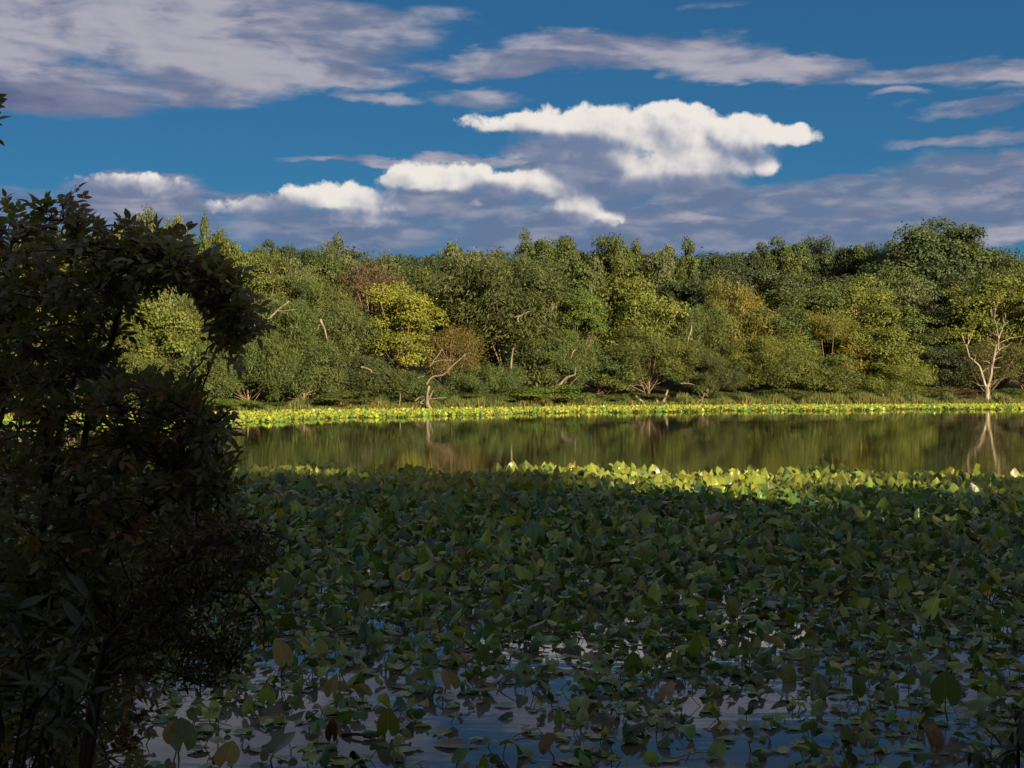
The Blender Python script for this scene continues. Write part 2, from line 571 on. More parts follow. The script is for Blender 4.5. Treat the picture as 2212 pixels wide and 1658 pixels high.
def ground_z(x, y):
    x = np.asarray(x, float); y = np.asarray(y, float)
    d = y - far_shore(x)
    zf = np.interp(d, [-8, -1, 0, 1.5, 4, 14, 40, 80, 160, 400], [-0.9, -0.12, 0.0, 0.3, 0.55, 0.9, 4.0, 9.5, 16, 22])
    e = near_shore(x) - y
    zn = np.interp(e, [-6, -1, 0, 2, 6, 30, 120], [-0.9, -0.15, 0, 0.45, 1.15, 2.0, 5.0])
    return np.where(y < 25, zn, zf) + 0.04 * np.sin(x * 1.3) * np.cos(y * 0.9)


def build_ground():
    xs = np.concatenate([np.linspace(-700, -90, 30), np.linspace(-85, 110, 131), np.linspace(115, 700, 30)])
    ys = np.concatenate([np.linspace(-300, -12, 20), np.linspace(-10, 14, 49), np.linspace(16, 80, 17), np.linspace(82, 260, 120), np.linspace(270, 1500, 30)])
    X, Y = np.meshgrid(xs, ys)
    Z = ground_z(X, Y)
    g = Geo()
    nx, ny = len(xs), len(ys)
    i = np.arange(ny - 1)[:, None] * nx + np.arange(nx - 1)[None, :]
    q = np.stack([i, i + 1, i + nx + 1, i + nx], -1).reshape(-1, 4)
    g.add(np.stack([X, Y, Z], -1), q)
    tag(g.obj('ground', M_GROUND, smooth=True), kind='structure')


build_ground()
gw = Geo()
gw.add([(-420, -2, 0), (420, -2, 0), (420, 215, 0), (-420, 215, 0)], [(0, 1, 2, 3)])
tag(gw.obj('pond_water', M_WATER), 'still brown pond reflecting trees and cloudy sky', None, kind='structure')


# ------------------------------------------------------------------ tree prototypes
def sphere_dirs(n, r):
    d = r.normal(size=(n, 3))
    return unit(d)


def crown_clumps(r, n, W, z0, z1, shape='round', fill=0.32):
    """clump centres (n,3) and radii filling an uneven crown of width W between z0 and z1"""
    H = z1 - z0
    d = sphere_dirs(n * 2, r)
    d = d[d[:, 2] > -0.75][:n]
    rad = r.uniform(fill, 1.0, len(d)) ** 0.6
    rad = np.where(d[:, 2] > 0.55, rad * (1 - 0.22 * (d[:, 2] - 0.55) / 0.45 * r.random(len(d))), rad)
    ph = r.uniform(0, 6.28, 4)
    a = np.arctan2(d[:, 1], d[:, 0])
    lump = 1 + 0.16 * np.sin(3 * a + ph[0] + 2 * d[:, 2]) + 0.12 * np.sin(5 * d[:, 2] + ph[1]) + 0.1 * np.sin(2 * a + ph[2])
    d = d / (np.sum(np.abs(d) ** 2.7, axis=1) ** (1 / 2.7))[:, None]          # fuller shoulders than a ball
    c = d * (rad * lump)[:, None]
    zz = c[:, 2]
    if shape == 'cone':
        k = 1 - 0.62 * np.clip((zz + 1) / 2, 0, 1)
        c[:, :2] *= (k * 1.35)[:, None]
    elif shape == 'vase':
        k = 0.7 + 0.4 * np.clip((zz + 1) / 2, 0, 1)
        c[:, :2] *= k[:, None]
    c = c * np.array([W / 2 * 0.84, W / 2 * 0.84, H / 2 * 0.86]) + np.array([0, 0, (z0 + z1) / 2])
    return c


def make_tree_proto(seed, H, W, kind='broad', clumps=60, per=170, leaf=0.34, clump_r=1.25, z0=0.15, shape='round', density=1.0, yellow=0.25, bark=None):
    r = np.random.default_rng(seed)
    cen = crown_clumps(r, clumps, W, z0 * H, H, shape)
    dd = np.linalg.norm(cen[:, None] - cen[None], axis=-1) + np.eye(len(cen)) * 99
    cen = cen[np.sort(dd, axis=1)[:, 2] < clump_r * 1.6]                  # no clump stands off on its own
    k = len(cen)
    cr = clump_r * r.uniform(0.65, 1.35, k)
    g = Geo()
    n = int(per * density * 1.55)
    leaf = leaf * 0.78
    idx = np.repeat(np.arange(k), n)
    N = len(idx)
    d = sphere_dirs(N, r)
    d[:, 2] = np.where(d[:, 2] < -0.3, -d[:, 2] * r.random(N), d[:, 2])
    d = unit(d)
    rad = r.random(N) ** 0.36
    C = cen[idx]; RR = cr[idx]
    outw = unit(C - np.array([0, 0, H * 0.45]))
    if kind == 'willow':
        # arching shoots with hanging tips
        pos = C + d * (rad * RR)[:, None] * np.array([1.15, 1.15, 1.0])
        pos[:, 2] -= (r.random(N) ** 1.5) * RR * 0.7
        axis = np.stack([outw[:, 0] * .6 + r.normal(0, .5, N), outw[:, 1] * .6 + r.normal(0, .5, N), -0.55 + r.normal(0, .55, N)], -1)
        nrm = unit(d * 1.4 + sphere_dirs(N, r) * 0.5 + np.array([0, 0, 0.2]))
        L = leaf * 2.0 * r.uniform(0.6, 1.3, N); Wd = leaf * 0.45 * r.uniform(0.7, 1.3, N)
    elif kind == 'upright':
        pos = C + d * (rad * RR)[:, None] * np.array([0.75, 0.75, 1.5])
        axis = np.stack([outw[:, 0] * .35 + r.normal(0, .35, N), outw[:, 1] * .35 + r.normal(0, .35, N), 1.0 + r.normal(0, .4, N)], -1)
        nrm = unit(d + sphere_dirs(N, r) * 0.6)
        L = leaf * 1.5 * r.uniform(0.6, 1.3, N); Wd = leaf * 0.62 * r.uniform(0.7, 1.3, N)
    else:
        pos = C + d * (rad * RR)[:, None] * np.array([1.1, 1.1, 0.85])
        axis = unit(d * 0.5 + sphere_dirs(N, r) + np.array([0, 0, -0.25]))
        nrm = unit(d * 1.5 + sphere_dirs(N, r) * 0.42 + np.array([0, 0, 0.2]))
        L = leaf * 1.15 * r.uniform(0.6, 1.35, N); Wd = leaf * 0.8 * r.uniform(0.7, 1.3, N)
    # outline: some single sprays stick out
    stray = r.random(N) < 0.04
    pos[stray] += d[stray] * (RR[stray] * 0.4)[:, None]
    ct = r.uniform(0.78, 1.22, (k, 1)) * (1 + r.normal(0, 1, (k, 1)) * np.array([[yellow * .35, yellow * .12, -yellow * .2]]))
    tint = np.clip(ct[idx] * r.uniform(0.9, 1.1, (N, 1)), 0.25, 2.2)
    leaf_quads(g, pos, axis, nrm, L, Wd, tint)
    crown = g.mesh('crown', M_FOL)
    # trunk and limbs
    b = Geo()
    lean = r.normal(0, 0.03 * H, 2)
    top = np.array([lean[0], lean[1], H * 0.72])
    tr = curve([(0, 0, -0.6), (lean[0] * .1, lean[1] * .1, H * .15), (lean[0] * .5, lean[1] * .5, H * .4), top], 9, 0.05, r)
    r0 = H * 0.022
    b.tube(tr, np.linspace(r0, r0 * 0.25, 9) * np.array([1.35] + [1] * 8), 7)
    for i in r.permutation(k)[:min(k, 30)]:
        s = r.uniform(0.2, 0.85)
        p0 = tr[int(s * 8)]
        p3 = cen[i]
        if p3[2] < p0[2] - 1.5: continue
        mid = (p0 + p3) / 2 + np.array([0, 0, -0.08 * np.linalg.norm(p3 - p0)])
        b.tube(curve([p0, mid, p3], 5, 0.06, r), np.linspace(r0 * 0.34, r0 * 0.07, 5), 5)
    trunk = b.mesh('trunk', bark or M_BARK, smooth=True)
    return dict(H=H, W=W, crown=crown, trunk=trunk)


PROTO = {
    'broad': [make_tree_proto(11, 16, 11, 'broad', 104, 190, 0.31, 1.35, z0=.06), make_tree_proto(12, 16, 10, 'broad', 96, 200, 0.29, 1.35, z0=.06, shape='vase'),
              make_tree_proto(13, 16, 12, 'broad', 112, 190, 0.32, 1.35, z0=.06), make_tree_proto(14, 16, 10, 'broad', 96, 200, 0.30, 1.3, z0=.06)],
    'dark': [make_tree_proto(21, 17, 12, 'broad', 120, 180, 0.34, 1.3, z0=.06, yellow=.15), make_tree_proto(22, 17, 12, 'broad', 110, 190, 0.34, 1.4, z0=.06, yellow=.15), make_tree_proto(23, 17, 11, 'broad', 104, 190, 0.33, 1.35, z0=.06, yellow=.15, shape='vase')],
    'cone': [make_tree_proto(31, 16, 8, 'broad', 84, 190, 0.30, 1.05, z0=.06, shape='cone', yellow=.1)],
    'willow': [make_tree_proto(41, 13, 12, 'willow', 110, 240, 0.25, 1.3, z0=.02), make_tree_proto(42, 13, 12, 'willow', 104, 250, 0.24, 1.35, z0=.02),
               make_tree_proto(43, 13, 11, 'willow', 96, 250, 0.25, 1.35, z0=.02, shape='vase')],
    'upright': [make_tree_proto(51, 18, 9, 'upright', 104, 200, 0.30, 1.05, z0=.06, shape='vase'), make_tree_proto(52, 18, 9, 'upright', 96, 210, 0.30, 1.1, z0=.06)],
    'sparse': [make_tree_proto(61, 14, 10, 'upright', 100, 110, 0.20, 1.3, yellow=.1), make_tree_proto(62, 12, 9, 'willow', 80, 90, 0.20, 1.4, z0=.1)],
    'bush': [make_tree_proto(71, 4, 6, 'broad', 60, 170, 0.18, 0.72, z0=.0), make_tree_proto(72, 4, 6, 'broad', 56, 170, 0.19, 0.75, z0=.0, yellow=.4)],
    'willow_low': [make_tree_proto(45, 7, 12, 'willow', 90, 250, 0.25, 1.2, z0=.0), make_tree_proto(46, 7.5, 12, 'willow', 84, 260, 0.25, 1.3, z0=.0), make_tree_proto(47, 7, 11, 'willow', 80, 260, 0.24, 1.25, z0=.0)],
    'broad_low': [make_tree_proto(15, 10, 12, 'broad', 96, 200, 0.30, 1.3, z0=.04), make_tree_proto(16, 10.5, 12, 'broad', 90, 200, 0.30, 1.35, z0=.04)],
    'lobed': [make_tree_proto(81, 20, 14, 'broad', 150, 230, 0.34, 1.45, z0=.15, yellow=.15)],
}


def place_tree(name, kind, variant, loc, H, W, color, label, cat='tree', group=None, rot=None):
    if kind == 'willow' and H < 0.78 * W: kind = 'willow_low'
    if kind in ('broad', 'dark') and H < 1.05 * W: kind = 'broad_low'
    p = PROTO[kind][variant % len(PROTO[kind])]
    e = empty(name, loc)
    sx, sz = W / p['W'], H / p['H']
    for part in ('trunk', 'crown'):
        o = bpy.data.objects.new(part, p[part])
        COL.objects.link(o)
        o.parent = e
        o.scale = (sx, sx, sz)
        o.color = (*color, 1) if part == 'crown' else (1, 1, 1, 1)
    e.rotation_euler[2] = random.uniform(0, 6.28) if rot is None else rot
    tag(e, label, cat, group)
    return e


# colours (base colours, before light)
OLIVE = (0.090, 0.112, 0.028); WILLOW = (0.074, 0.104, 0.030); DKWIL = (0.064, 0.083, 0.028)
LIGHT = (0.118, 0.145, 0.030); GREEN = (0.076, 0.105, 0.030); DARK = (0.050, 0.074, 0.032); DEEP = (0.040, 0.060, 0.030)
YEL = (0.165, 0.185, 0.030); GOLD = (0.140, 0.135, 0.030); BROWN = (0.095, 0.068, 0.042); BRIGHT = (0.095, 0.150, 0.028)
GREY = (0.098, 0.118, 0.052)
CNAME = {OLIVE: 'olive', WILLOW: 'mid green', DKWIL: 'dark olive', LIGHT: 'light yellow-green', GREEN: 'green', DARK: 'dark green', DEEP: 'very dark green',
         YEL: 'bright yellow', GOLD: 'golden', BROWN: 'reddish brown', BRIGHT: 'fresh green', GREY: 'grey-green'}
KNAME = {'broad': 'round-crowned tree', 'dark': 'dense oak-like tree', 'cone': 'pointed tree', 'willow': 'feathery willow', 'upright': 'tree with upright shoots',
         'sparse': 'thin-leaved tree', 'bush': 'bush', 'lobed': 'big lobed tree'}
NNAME = {'broad': 'broadleaf_tree', 'dark': 'oak_tree', 'cone': 'pointed_tree', 'willow': 'willow_tree', 'upright': 'poplar_tree', 'sparse': 'thin_tree', 'bush': 'bush', 'lobed': 'cottonwood_tree'}
ORD = ['first', 'second', 'third', 'fourth', 'fifth', 'sixth', 'seventh', 'eighth', 'ninth', 'tenth', 'eleventh', 'twelfth', 'thirteenth', 'fourteenth', 'fifteenth',
       'sixteenth', 'seventeenth', 'eighteenth', 'nineteenth', 'twentieth', 'twenty-first', 'twenty-second', 'twenty-third', 'twenty-fourth', 'twenty-fifth',
       'twenty-sixth', 'twenty-seventh', 'twenty-eighth', 'twenty-ninth', 'thirtieth', 'thirty-first', 'thirty-second', 'thirty-third', 'thirty-fourth', 'thirty-fifth',
       'thirty-sixth', 'thirty-seventh', 'thirty-eighth', 'thirty-ninth', 'fortieth', 'forty-first', 'forty-second', 'forty-third', 'forty-fourth']

# (pixel x of the crown, pixel y of its top, width in pixels, metres behind the shore, kind, colour, own label)
FRONT = [
    (40, 620, 240, 14, 'broad', LIGHT, None), (150, 600, 220, 12, 'willow', OLIVE, None), (255, 610, 200, 14, 'broad', LIGHT, None), (335, 660, 190, 8, 'broad', LIGHT, None),
    (300, 770, 180, 4, 'willow', OLIVE, None), (425, 740, 170, 5, 'willow', WILLOW, None), (440, 620, 160, 15, 'willow', OLIVE, None),
    (535, 725, 170, 4, 'willow', WILLOW, None), (610, 640, 190, 9, 'willow', WILLOW, 'tall feathery willow with a pale bare limb left of the yellow tree'),
    (705, 590, 170, 14, 'willow', GREEN, None), (655, 745, 190, 3.5, 'willow', WILLOW, None), (790, 765, 200, 4, 'willow', DKWIL, None), (880, 800, 150, 3, 'willow', WILLOW, None),
    (862, 600, 138, 11, 'broad', YEL, 'bright yellow-leaved round tree standing out among the green willows'),
    (805, 566, 150, 24, 'sparse', BROWN, 'reddish brown thin-leaved tree behind the bright yellow tree'),
    (975, 690, 120, 8, 'sparse', (0.12, 0.10, 0.03), 'half-dead thin willow with bare pale arms right of the yellow tree'),
    (1095, 553, 300, 11, 'willow', DKWIL, 'largest dark olive willow in the middle of the far bank'),
    (1040, 785, 140, 4, 'willow', WILLOW, None), (1190, 700, 170, 5, 'willow', WILLOW, None),
    (1245, 615, 95, 15, 'broad', BRIGHT, 'small fresh green round tree right of the largest dark willow'),
    (1365, 600, 190, 15, 'broad', LIGHT, None), (1290, 740, 130, 8, 'dark', GREEN, None), (1400, 690, 190, 5, 'willow', OLIVE, None),
    (1490, 650, 130, 9, 'willow', WILLOW, None), (1525, 745, 120, 3.5, 'willow', DKWIL, 'dark willow bush directly above the tangle of driftwood'),
    (1590, 596, 165, 15, 'willow', GOLD, 'golden yellow willow top right of the middle of the far bank'),
    (1650, 720, 150, 6, 'willow', LIGHT, None), (1745, 760, 190, 4, 'willow', OLIVE, None), (1790, 668, 180, 11, 'willow', (0.135, 0.135, 0.030), 'yellowing wide willow between the golden willow and the bare tree'),
    (1700, 655, 120, 12, 'broad', GREEN, None), (1895, 700, 160, 9, 'broad', LIGHT, None), (1850, 605, 160, 20, 'broad', LIGHT, None), (1975, 640, 150, 16, 'dark', GREEN, None), (1925, 785, 130, 5, 'willow', LIGHT, None),
    (2040, 740, 110, 9, 'dark', DARK, None), (2150, 592, 180, 13, 'broad', LIGHT, 'tall light green tree behind the bare white tree at the right edge'),
    (2135, 725, 120, 6, 'sparse', (0.10, 0.10, 0.035), 'thin olive willow directly behind the bare white tree'), (2215, 740, 110, 6, 'dark', GREEN, None),
    (2330, 640, 220, 10, 'willow', OLIVE, None),
]
MIDDLE = [
    (40, 520, 220, 30, 'broad', LIGHT, None), (140, 500, 200, 32, 'upright', OLIVE, None), (235, 475, 170, 34, 'upright', OLIVE, None), (325, 455, 160, 34, 'upright', GREY, None),
    (400, 452, 110, 34, 'upright', OLIVE, None), (445, 463, 60, 36, 'upright', OLIVE, 'narrow upright tree with a pointed top above the dark shrub'),
    (500, 508, 130, 32, 'upright', OLIVE, None), (560, 540, 140, 28, 'broad', OLIVE, None), (625, 548, 120, 30, 'broad', GREY, None), (690, 550, 120, 34, 'broad', GREEN, None),
    (740, 540, 130, 34, 'upright', GREY, None), (930, 555, 130, 30, 'dark', GREEN, None), (995, 514, 160, 32, 'upright', GREY, 'broad grey-green tree with spiky upright shoots left of the middle'),
    (1060, 560, 120, 28, 'broad', GREY, None), (1190, 550, 150, 34, 'broad', GREEN, None), (1290, 560, 140, 28, 'upright', GREY, None), (1345, 545, 110, 36, 'broad', OLIVE, None),
    (1425, 550, 140, 30, 'upright', GREY, None), (1500, 580, 140, 26, 'dark', DARK, None), (1570, 560, 130, 34, 'dark', DEEP, None), (1660, 560, 150, 34, 'dark', DARK, None),
    (1720, 600, 150, 24, 'dark', GREEN, None), (1800, 585, 150, 32, 'dark', DARK, None), (1900, 560, 130, 36, 'dark', GREEN, None), (1960, 590, 130, 30, 'broad', GREY, None),
    (2080, 580, 130, 28, 'dark', DARK, None), (2175, 570, 130, 32, 'broad', OLIVE, None), (2300, 560, 200, 32, 'dark', GREEN, None), (-90, 540, 240, 34, 'broad', OLIVE, None),
]
SKYLINE = [
    (-60, 500, 200, 60, 'broad', OLIVE, None), (60, 490, 150, 60, 'broad', GREEN, None), (190, 490, 150, 62, 'dark', GREEN, None), (300, 480, 130, 64, 'dark', GREEN, None), (480, 500, 120, 62, 'upright', OLIVE, None),
    (545, 520, 90, 58, 'dark', GREEN, None), (595, 497, 72, 60, 'cone', DARK, 'dark pointed tree on the skyline left of the middle'),
    (655, 513, 85, 62, 'dark', DARK, None), (730, 508, 90, 56, 'upright', GREY, None), (820, 530, 125, 60, 'dark', GREEN, None), (890, 534, 70, 62, 'cone', DEEP, None), (950, 545, 90, 62, 'dark', DARK, None),
    (1067, 521, 60, 58, 'cone', GREEN, None), (1110, 545, 90, 64, 'dark', GREEN, None), (1160, 512, 80, 66, 'broad', GREEN, None), (1212, 502, 100, 64, 'broad', GREEN, None), (1262, 530, 70, 66, 'dark', DARK, None),
    (1322, 495, 110, 58, 'dark', GREEN, None), (1375, 522, 90, 62, 'upright', OLIVE, None), (1430, 518, 110, 62, 'upright', GREY, None), (1480, 516, 90, 60, 'upright', GREEN, None), (1545, 532, 120, 60, 'dark', DARK, None),
    (1605, 522, 100, 62, 'dark', DARK, None), (1650, 502, 60, 62, 'cone', DARK, None), (1692, 489, 85, 60, 'cone', GREEN, None), (1738, 508, 60, 62, 'cone', DARK, None), (1768, 498, 90, 62, 'dark', DARK, None),
    (1820, 514, 100, 64, 'dark', DARK, None), (1862, 506, 90, 60, 'dark', GREEN, None), (1912, 505, 80, 62, 'dark', DARK, None),
    (1995, 474, 225, 46, 'lobed', (0.062, 0.092, 0.040), 'biggest dark green round-topped tree, highest on the skyline near the right edge'),
    (2075, 496, 110, 50, 'lobed', DARK, 'lower dark green tree leaning against the right of the biggest skyline tree'),
    (2150, 526, 110, 64, 'dark', DARK, None), (2205, 540, 110, 62, 'dark', GREEN, None), (2310, 530, 170, 62, 'dark', DARK, None),
]
BUSHES = [
    (515, 862, 90, 2, BRIGHT, None), (600, 868, 60, 2, GREEN, None), (735, 845, 120, 2.5, GREEN, None), (1035, 845, 110, 3, GREEN, None), (1180, 833, 140, 1.5, BRIGHT, 'fresh green rounded bush at the waterline below the largest dark willow'),
    (1110, 850, 90, 2, GREEN, None), (1300, 850, 90, 5, OLIVE, None), (1560, 845, 80, 3, GREEN, None), (1690, 840, 110, 5, GREEN, None), (1820, 838, 110, 6, OLIVE, None), (1930, 838, 100, 7, GREEN, None),
    (2010, 835, 90, 7, OLIVE, None), (2070, 842, 80, 5, BROWN, 'brownish low bush just left of the bare white tree'), (2190, 838, 90, 5, GREEN, None), (1400, 848, 90, 4, DKWIL, None), (860, 850, 90, 2, DKWIL, None), (440, 858, 100, 2, BRIGHT, None),
]


def far_spot(px, off):
    D = 150.0
    for _ in range(12):
        X = (px - 1105.5) / FPX * D
        D = float(far_shore(X)) + off
    return (px - 1105.5) / FPX * D, D


def plant_row(rows, layer_words, group, kind_fix=None):
    rows = sorted(rows, key=lambda r: r[0])
    vis = [r for r in rows if -20 < r[0] < 2230]
    for i, r in enumerate(rows):
        px, py, w, off, kind, colr, label = r
        X, D = far_spot(px, off)
        z = float(ground_z(X, D)) - 0.1
        H = (CAM_H + (829 - py) / FPX * D - z) * 1.05
        W = w / FPX * D * (1.22 if kind == 'willow' else 1.35)
        if label is None:
            if r in vis:
                k = vis.index(r)
                label = f'{CNAME.get(colr, "green")} {KNAME[kind]}, {ORD[k]} from the left {layer_words}'
            else:
                label = f'{CNAME.get(colr, "green")} {KNAME[kind]} {layer_words}, just beyond the {"left" if px < 1000 else "right"} edge'
        place_tree(NNAME[kind], kind, i, (X, D, z), H, W, colr, label, 'bush' if kind == 'bush' else 'tree', group)


FRONT = [(a, b, c, d + (3.5 if d < 12 else 2.0), e, f, h) for a, b, c, d, e, f, h in FRONT]
plant_row(FRONT, 'of the far-bank trees', 'trees along the far bank')
plant_row(MIDDLE, 'of the middle row', 'middle row of far trees')
plant_row(SKYLINE, 'of the skyline trees', 'trees on the skyline')
plant_row([(a, b, c, d + (3.2 if i % 2 else 0.2), 'bush', e, f) for i, (a, b, c, d, e, f) in enumerate(BUSHES)], 'of the waterside bushes', 'low bushes at the far waterline')
# a far wood behind, seen only through gaps
bk = [(px, 545 + random.uniform(-6, 10), 200, 95, 'dark', DARK, None) for px in range(0, 2300, 150)]
plant_row(bk, 'of the hindmost row', 'dark trees behind the skyline')


# ------------------------------------------------------------------ bare wood on the far bank
def limb(geo, pts, D, r0, r1, n=9, sides=7, wob=0.02, depth=0.0):
    """a limb through picture points, all at about distance D, running a little in depth"""
    p = np.array([at(a, b, D + depth * i / max(len(pts) - 1, 1)) for i, (a, b) in enumerate(pts)])
    geo.tube(curve(p, n, wob), np.linspace(r0, r1, n), sides)


def snag_px(x, y):      # crop of the photograph around the bare tree
    return (3500 + x * 324 / 1221) / 1.7294, (1100 + y * 440 / 1658) / 1.7294


Xs, Ds = far_spot(2133, 3.0)
snag = empty('bare_tree', (0, 0, 0))
tag(snag, 'bare white dead tree forking in two at the right end of the far bank', 'tree')
g = Geo(); limb(g, [snag_px(705, 1590), snag_px(700, 1450), snag_px(692, 1290)], Ds, 0.34, 0.27, 7, 9); g.obj('trunk', M_SNAG, snag, True)
SNAG = [
    [(690, 1310), (650, 1200), (615, 1060), (590, 1000), (520, 935), (450, 870), (420, 740), (378, 660), (352, 575)],
    [(700, 1310), (745, 1190), (770, 1020), (800, 870), (820, 760), (838, 700)],
    [(800, 880), (850, 790), (862, 650), (862, 600), (840, 460), (795, 340), (820, 230), (860, 90)],
    [(862, 620), (900, 520), (935, 420), (960, 310)],
]
for i, s in enumerate(SNAG):
    g = Geo(); limb(g, [snag_px(*p) for p in s], Ds + [0, 0.1, .2, .1][i], [.18, .21, .10, .09][i], [.045, .09, .015, .02][i], 14, 8, 0.02, [0.8, -0.6, -0.4, 0.6][i]); g.obj('limb', M_SNAG, snag, True)
TW = [[(418, 745), (436, 660), (430, 560)], [(520, 930), (540, 870), (492, 820)], [(810, 915), (860, 890), (922, 872)], [(862, 790), (920, 740), (985, 725), (1050, 670)],
      [(770, 985), (700, 945), (620, 930)], [(862, 690), (960, 640), (1060, 605), (1210, 585)], [(850, 480), (830, 420), (880, 330)], [(940, 410), (1000, 380)], [(930, 390), (925, 300)],
      [(640, 1080), (700, 1040), (740, 1020)], [(430, 700), (480, 590), (520, 480)], [(800, 720), (750, 670)], [(790, 1030), (890, 1025)], [(960, 310), (950, 245)], [(822, 230), (805, 100)],
      [(735, 1330), (745, 1450), (815, 1560)], [(395, 1560), (480, 1490), (550, 1470), (560, 1390)], [(830, 1400), (800, 1530)], [(910, 1470), (880, 1560)], [(600, 1280), (560, 1260)]]
for s in TW:
    g = Geo(); limb(g, [snag_px(*p) for p in s], Ds + rng.uniform(-.3, .3), 0.06, 0.018, 7, 5, 0.015); g.obj('branch', M_SNAG, snag, True)

# broken pale trunk in the water left of the middle
Xb, Db = far_spot(925, -1.0)


def mid_px(x, y):
    return (1400 + x * 400 / 2072) / 1.7294, (1300 + y * 320 / 1658) / 1.7294


stub = empty('broken_tree', (0, 0, 0))
tag(stub, 'pale broken willow trunk leaning at the water edge left of the middle', 'tree trunk')
g = Geo(); limb(g, [mid_px(1090, 1260), mid_px(1060, 1160), mid_px(1020, 1090), mid_px(1015, 950), mid_px(1020, 830), mid_px(1050, 740)], Db, 0.26, 0.14, 12, 9, 0.03); g.obj('trunk', M_PALE, stub, True)
for s in [[(1010, 1080), (900, 1070), (810, 1060)], [(870, 1060), (950, 1000), (1030, 980), (1200, 970), (1400, 960)], [(780, 1020), (850, 960), (945, 935)], [(1060, 960), (1100, 870), (1135, 790)],
          [(440, 1220), (440, 1130), (470, 1080), (490, 940), (480, 850)], [(620, 1215), (560, 1190), (500, 1160)]]:
    g = Geo(); limb(g, [mid_px(*p) for p in s], Db + rng.uniform(-.2, .4), 0.09, 0.03, 7, 5, 0.02); g.obj('branch', M_PALE, stub, True)
# bare pale arms above it
arms = empty('bare_willow_limbs', (0, 0, 0))
tag(arms, 'bare pale willow arms spreading above the broken trunk', 'tree limbs')
for s, ra in [([(1000, 700), (1100, 560), (1230, 530), (1350, 500), (1500, 340), (1640, 220), (1770, 110)], .20), ([(1090, 300), (1160, 210), (1240, 110), (1310, 0)], .14), ([(1060, 350), (1140, 270), (1240, 240), (1330, 225), (1510, 245)], .13),
              ([(1260, 520), (1300, 440), (1350, 400)], .06), ([(830, 575), (890, 555), (945, 540), (955, 480)], .09)]:
    g = Geo(); limb(g, [mid_px(*p) for p in s], Db + 2.6, ra * .55, ra * .16, 12, 6, 0.02); g.obj('limb', M_PALE, arms, True)


def c6(x, y):           # crop 1900..2700 x 1000..1560
    return (1900 + x * 800 / 2212) / 1.7294, (1000 + y * 560 / 1548) / 1.7294


def dead_wood(name, label, cat, strokes, off, mat=None):
    px = c6(*strokes[0][0][0])[0]
    _, D = far_spot(px, off + .3)
    e = empty(name, (0, 0, 0)); tag(e, label, cat)
    for s, ra in strokes:
        g = Geo(); limb(g, [c6(*p) for p in s], D + rng.uniform(-.2, .2), ra * .72, ra * .3, 9, 7, 0.02); g.obj('limb', mat or M_PALE, e, True)
    return e


dead_wood('fallen_log', 'thick pale log slanting into the far lilies right of the middle', 'log', [([(1430, 1440), (1380, 1385), (1310, 1325)], .34)], 1.0)
dead_wood('leaning_tree', 'dark forked trunk leaning right behind the pale slanting log', 'tree trunk', [([(1560, 1440), (1600, 1370), (1640, 1260)], .36), ([(1570, 1440), (1535, 1390), (1520, 1350)], .38)], 2.0, M_BARK)
dead_wood('driftwood', 'tangle of pale driftwood branches at the far waterline', 'driftwood', [([(1980, 1440), (2000, 1350), (2010, 1310)], .16), ([(1985, 1420), (1940, 1400), (1900, 1425)], .12), ([(1995, 1360), (1950, 1385), (1910, 1430)], .09),
          ([(2005, 1330), (2030, 1300), (2060, 1330)], .09), ([(2000, 1340), (1960, 1320)], .07), ([(1980, 1430), (2030, 1390)], .08)], 1.2)
dead_wood('leaning_limb', 'pale limb rising to the right from the green bush', 'tree limb', [([(500, 1240), (540, 1190), (600, 1130), (680, 1100), (690, 1020)], .24), ([(610, 1225), (660, 1180), (740, 1100)], .08), ([(640, 930), (660, 870), (690, 840)], .16), ([(570, 965), (575, 920), (560, 900)], .10)], 3.5)
dead_wood('standing_dead_tree', 'pale upright trunk half hidden in the largest dark willow', 'tree trunk', [([(15, 1240), (12, 1180), (30, 940), (50, 820)], .26), ([(95, 560), (95, 510), (150, 480), (220, 450)], .14)], 4.0)
dead_wood('crooked_limb', 'crooked pale limb high in the willows right of the middle', 'tree limb', [([(1840, 835), (1850, 740), (1885, 640), (1888, 560)], .2), ([(1640, 880), (1640, 820), (1655, 750)], .15), ([(1790, 820), (1840, 835)], .2)], 6.0)
dead_wood('dead_branch', 'short horizontal dead branch above the driftwood tangle', 'branch', [([(1775, 1195), (1840, 1190), (1915, 1210)], .1), ([(1850, 1190), (1855, 1160)], .05)], 3.0)


def limbs_d(name, label, strokes, off):
    _, D = far_spot(strokes[0][0][0][0], off)
    e = empty(name, (0, 0, 0)); tag(e, label, 'tree limb')
    for s, ra in strokes:
        g = Geo(); limb(g, s, D, ra * .72, ra * .3, 10, 7, 0.02); g.obj('limb', M_PALE, e, True)


limbs_d('bare_limb', 'long pale limb slanting beside the tip of the dark shrub', [([(520, 715), (570, 695), (600, 670), (625, 650)], .2), ([(600, 672), (640, 668)], .08)], 3.5)
limbs_d('broken_limb', 'short pale broken limb in the willows left of the yellow tree', [([(692, 690), (700, 710), (708, 735)], .22), ([(690, 700), (680, 725)], .1)], 6.0)
limbs_d('broken_limb', 'small pale horizontal limb below the yellow tree', [([(780, 792), (795, 796), (804, 804)], .16)], 2.0)
for i, (a, b, c) in enumerate([((1755, 880), (1762, 862), (1760, 850)), ((1830, 872), (1860, 875), (1880, 868)), ((1905, 850), (1915, 870), (1925, 880))]):
    limbs_d('stump', ['thin pale broken stump at the far waterline below the yellowing willow', 'pale fallen branch lying in the far reeds', 'dark leaning stick in the far reeds'][i], [([a, b, c], .16)], 4.0)


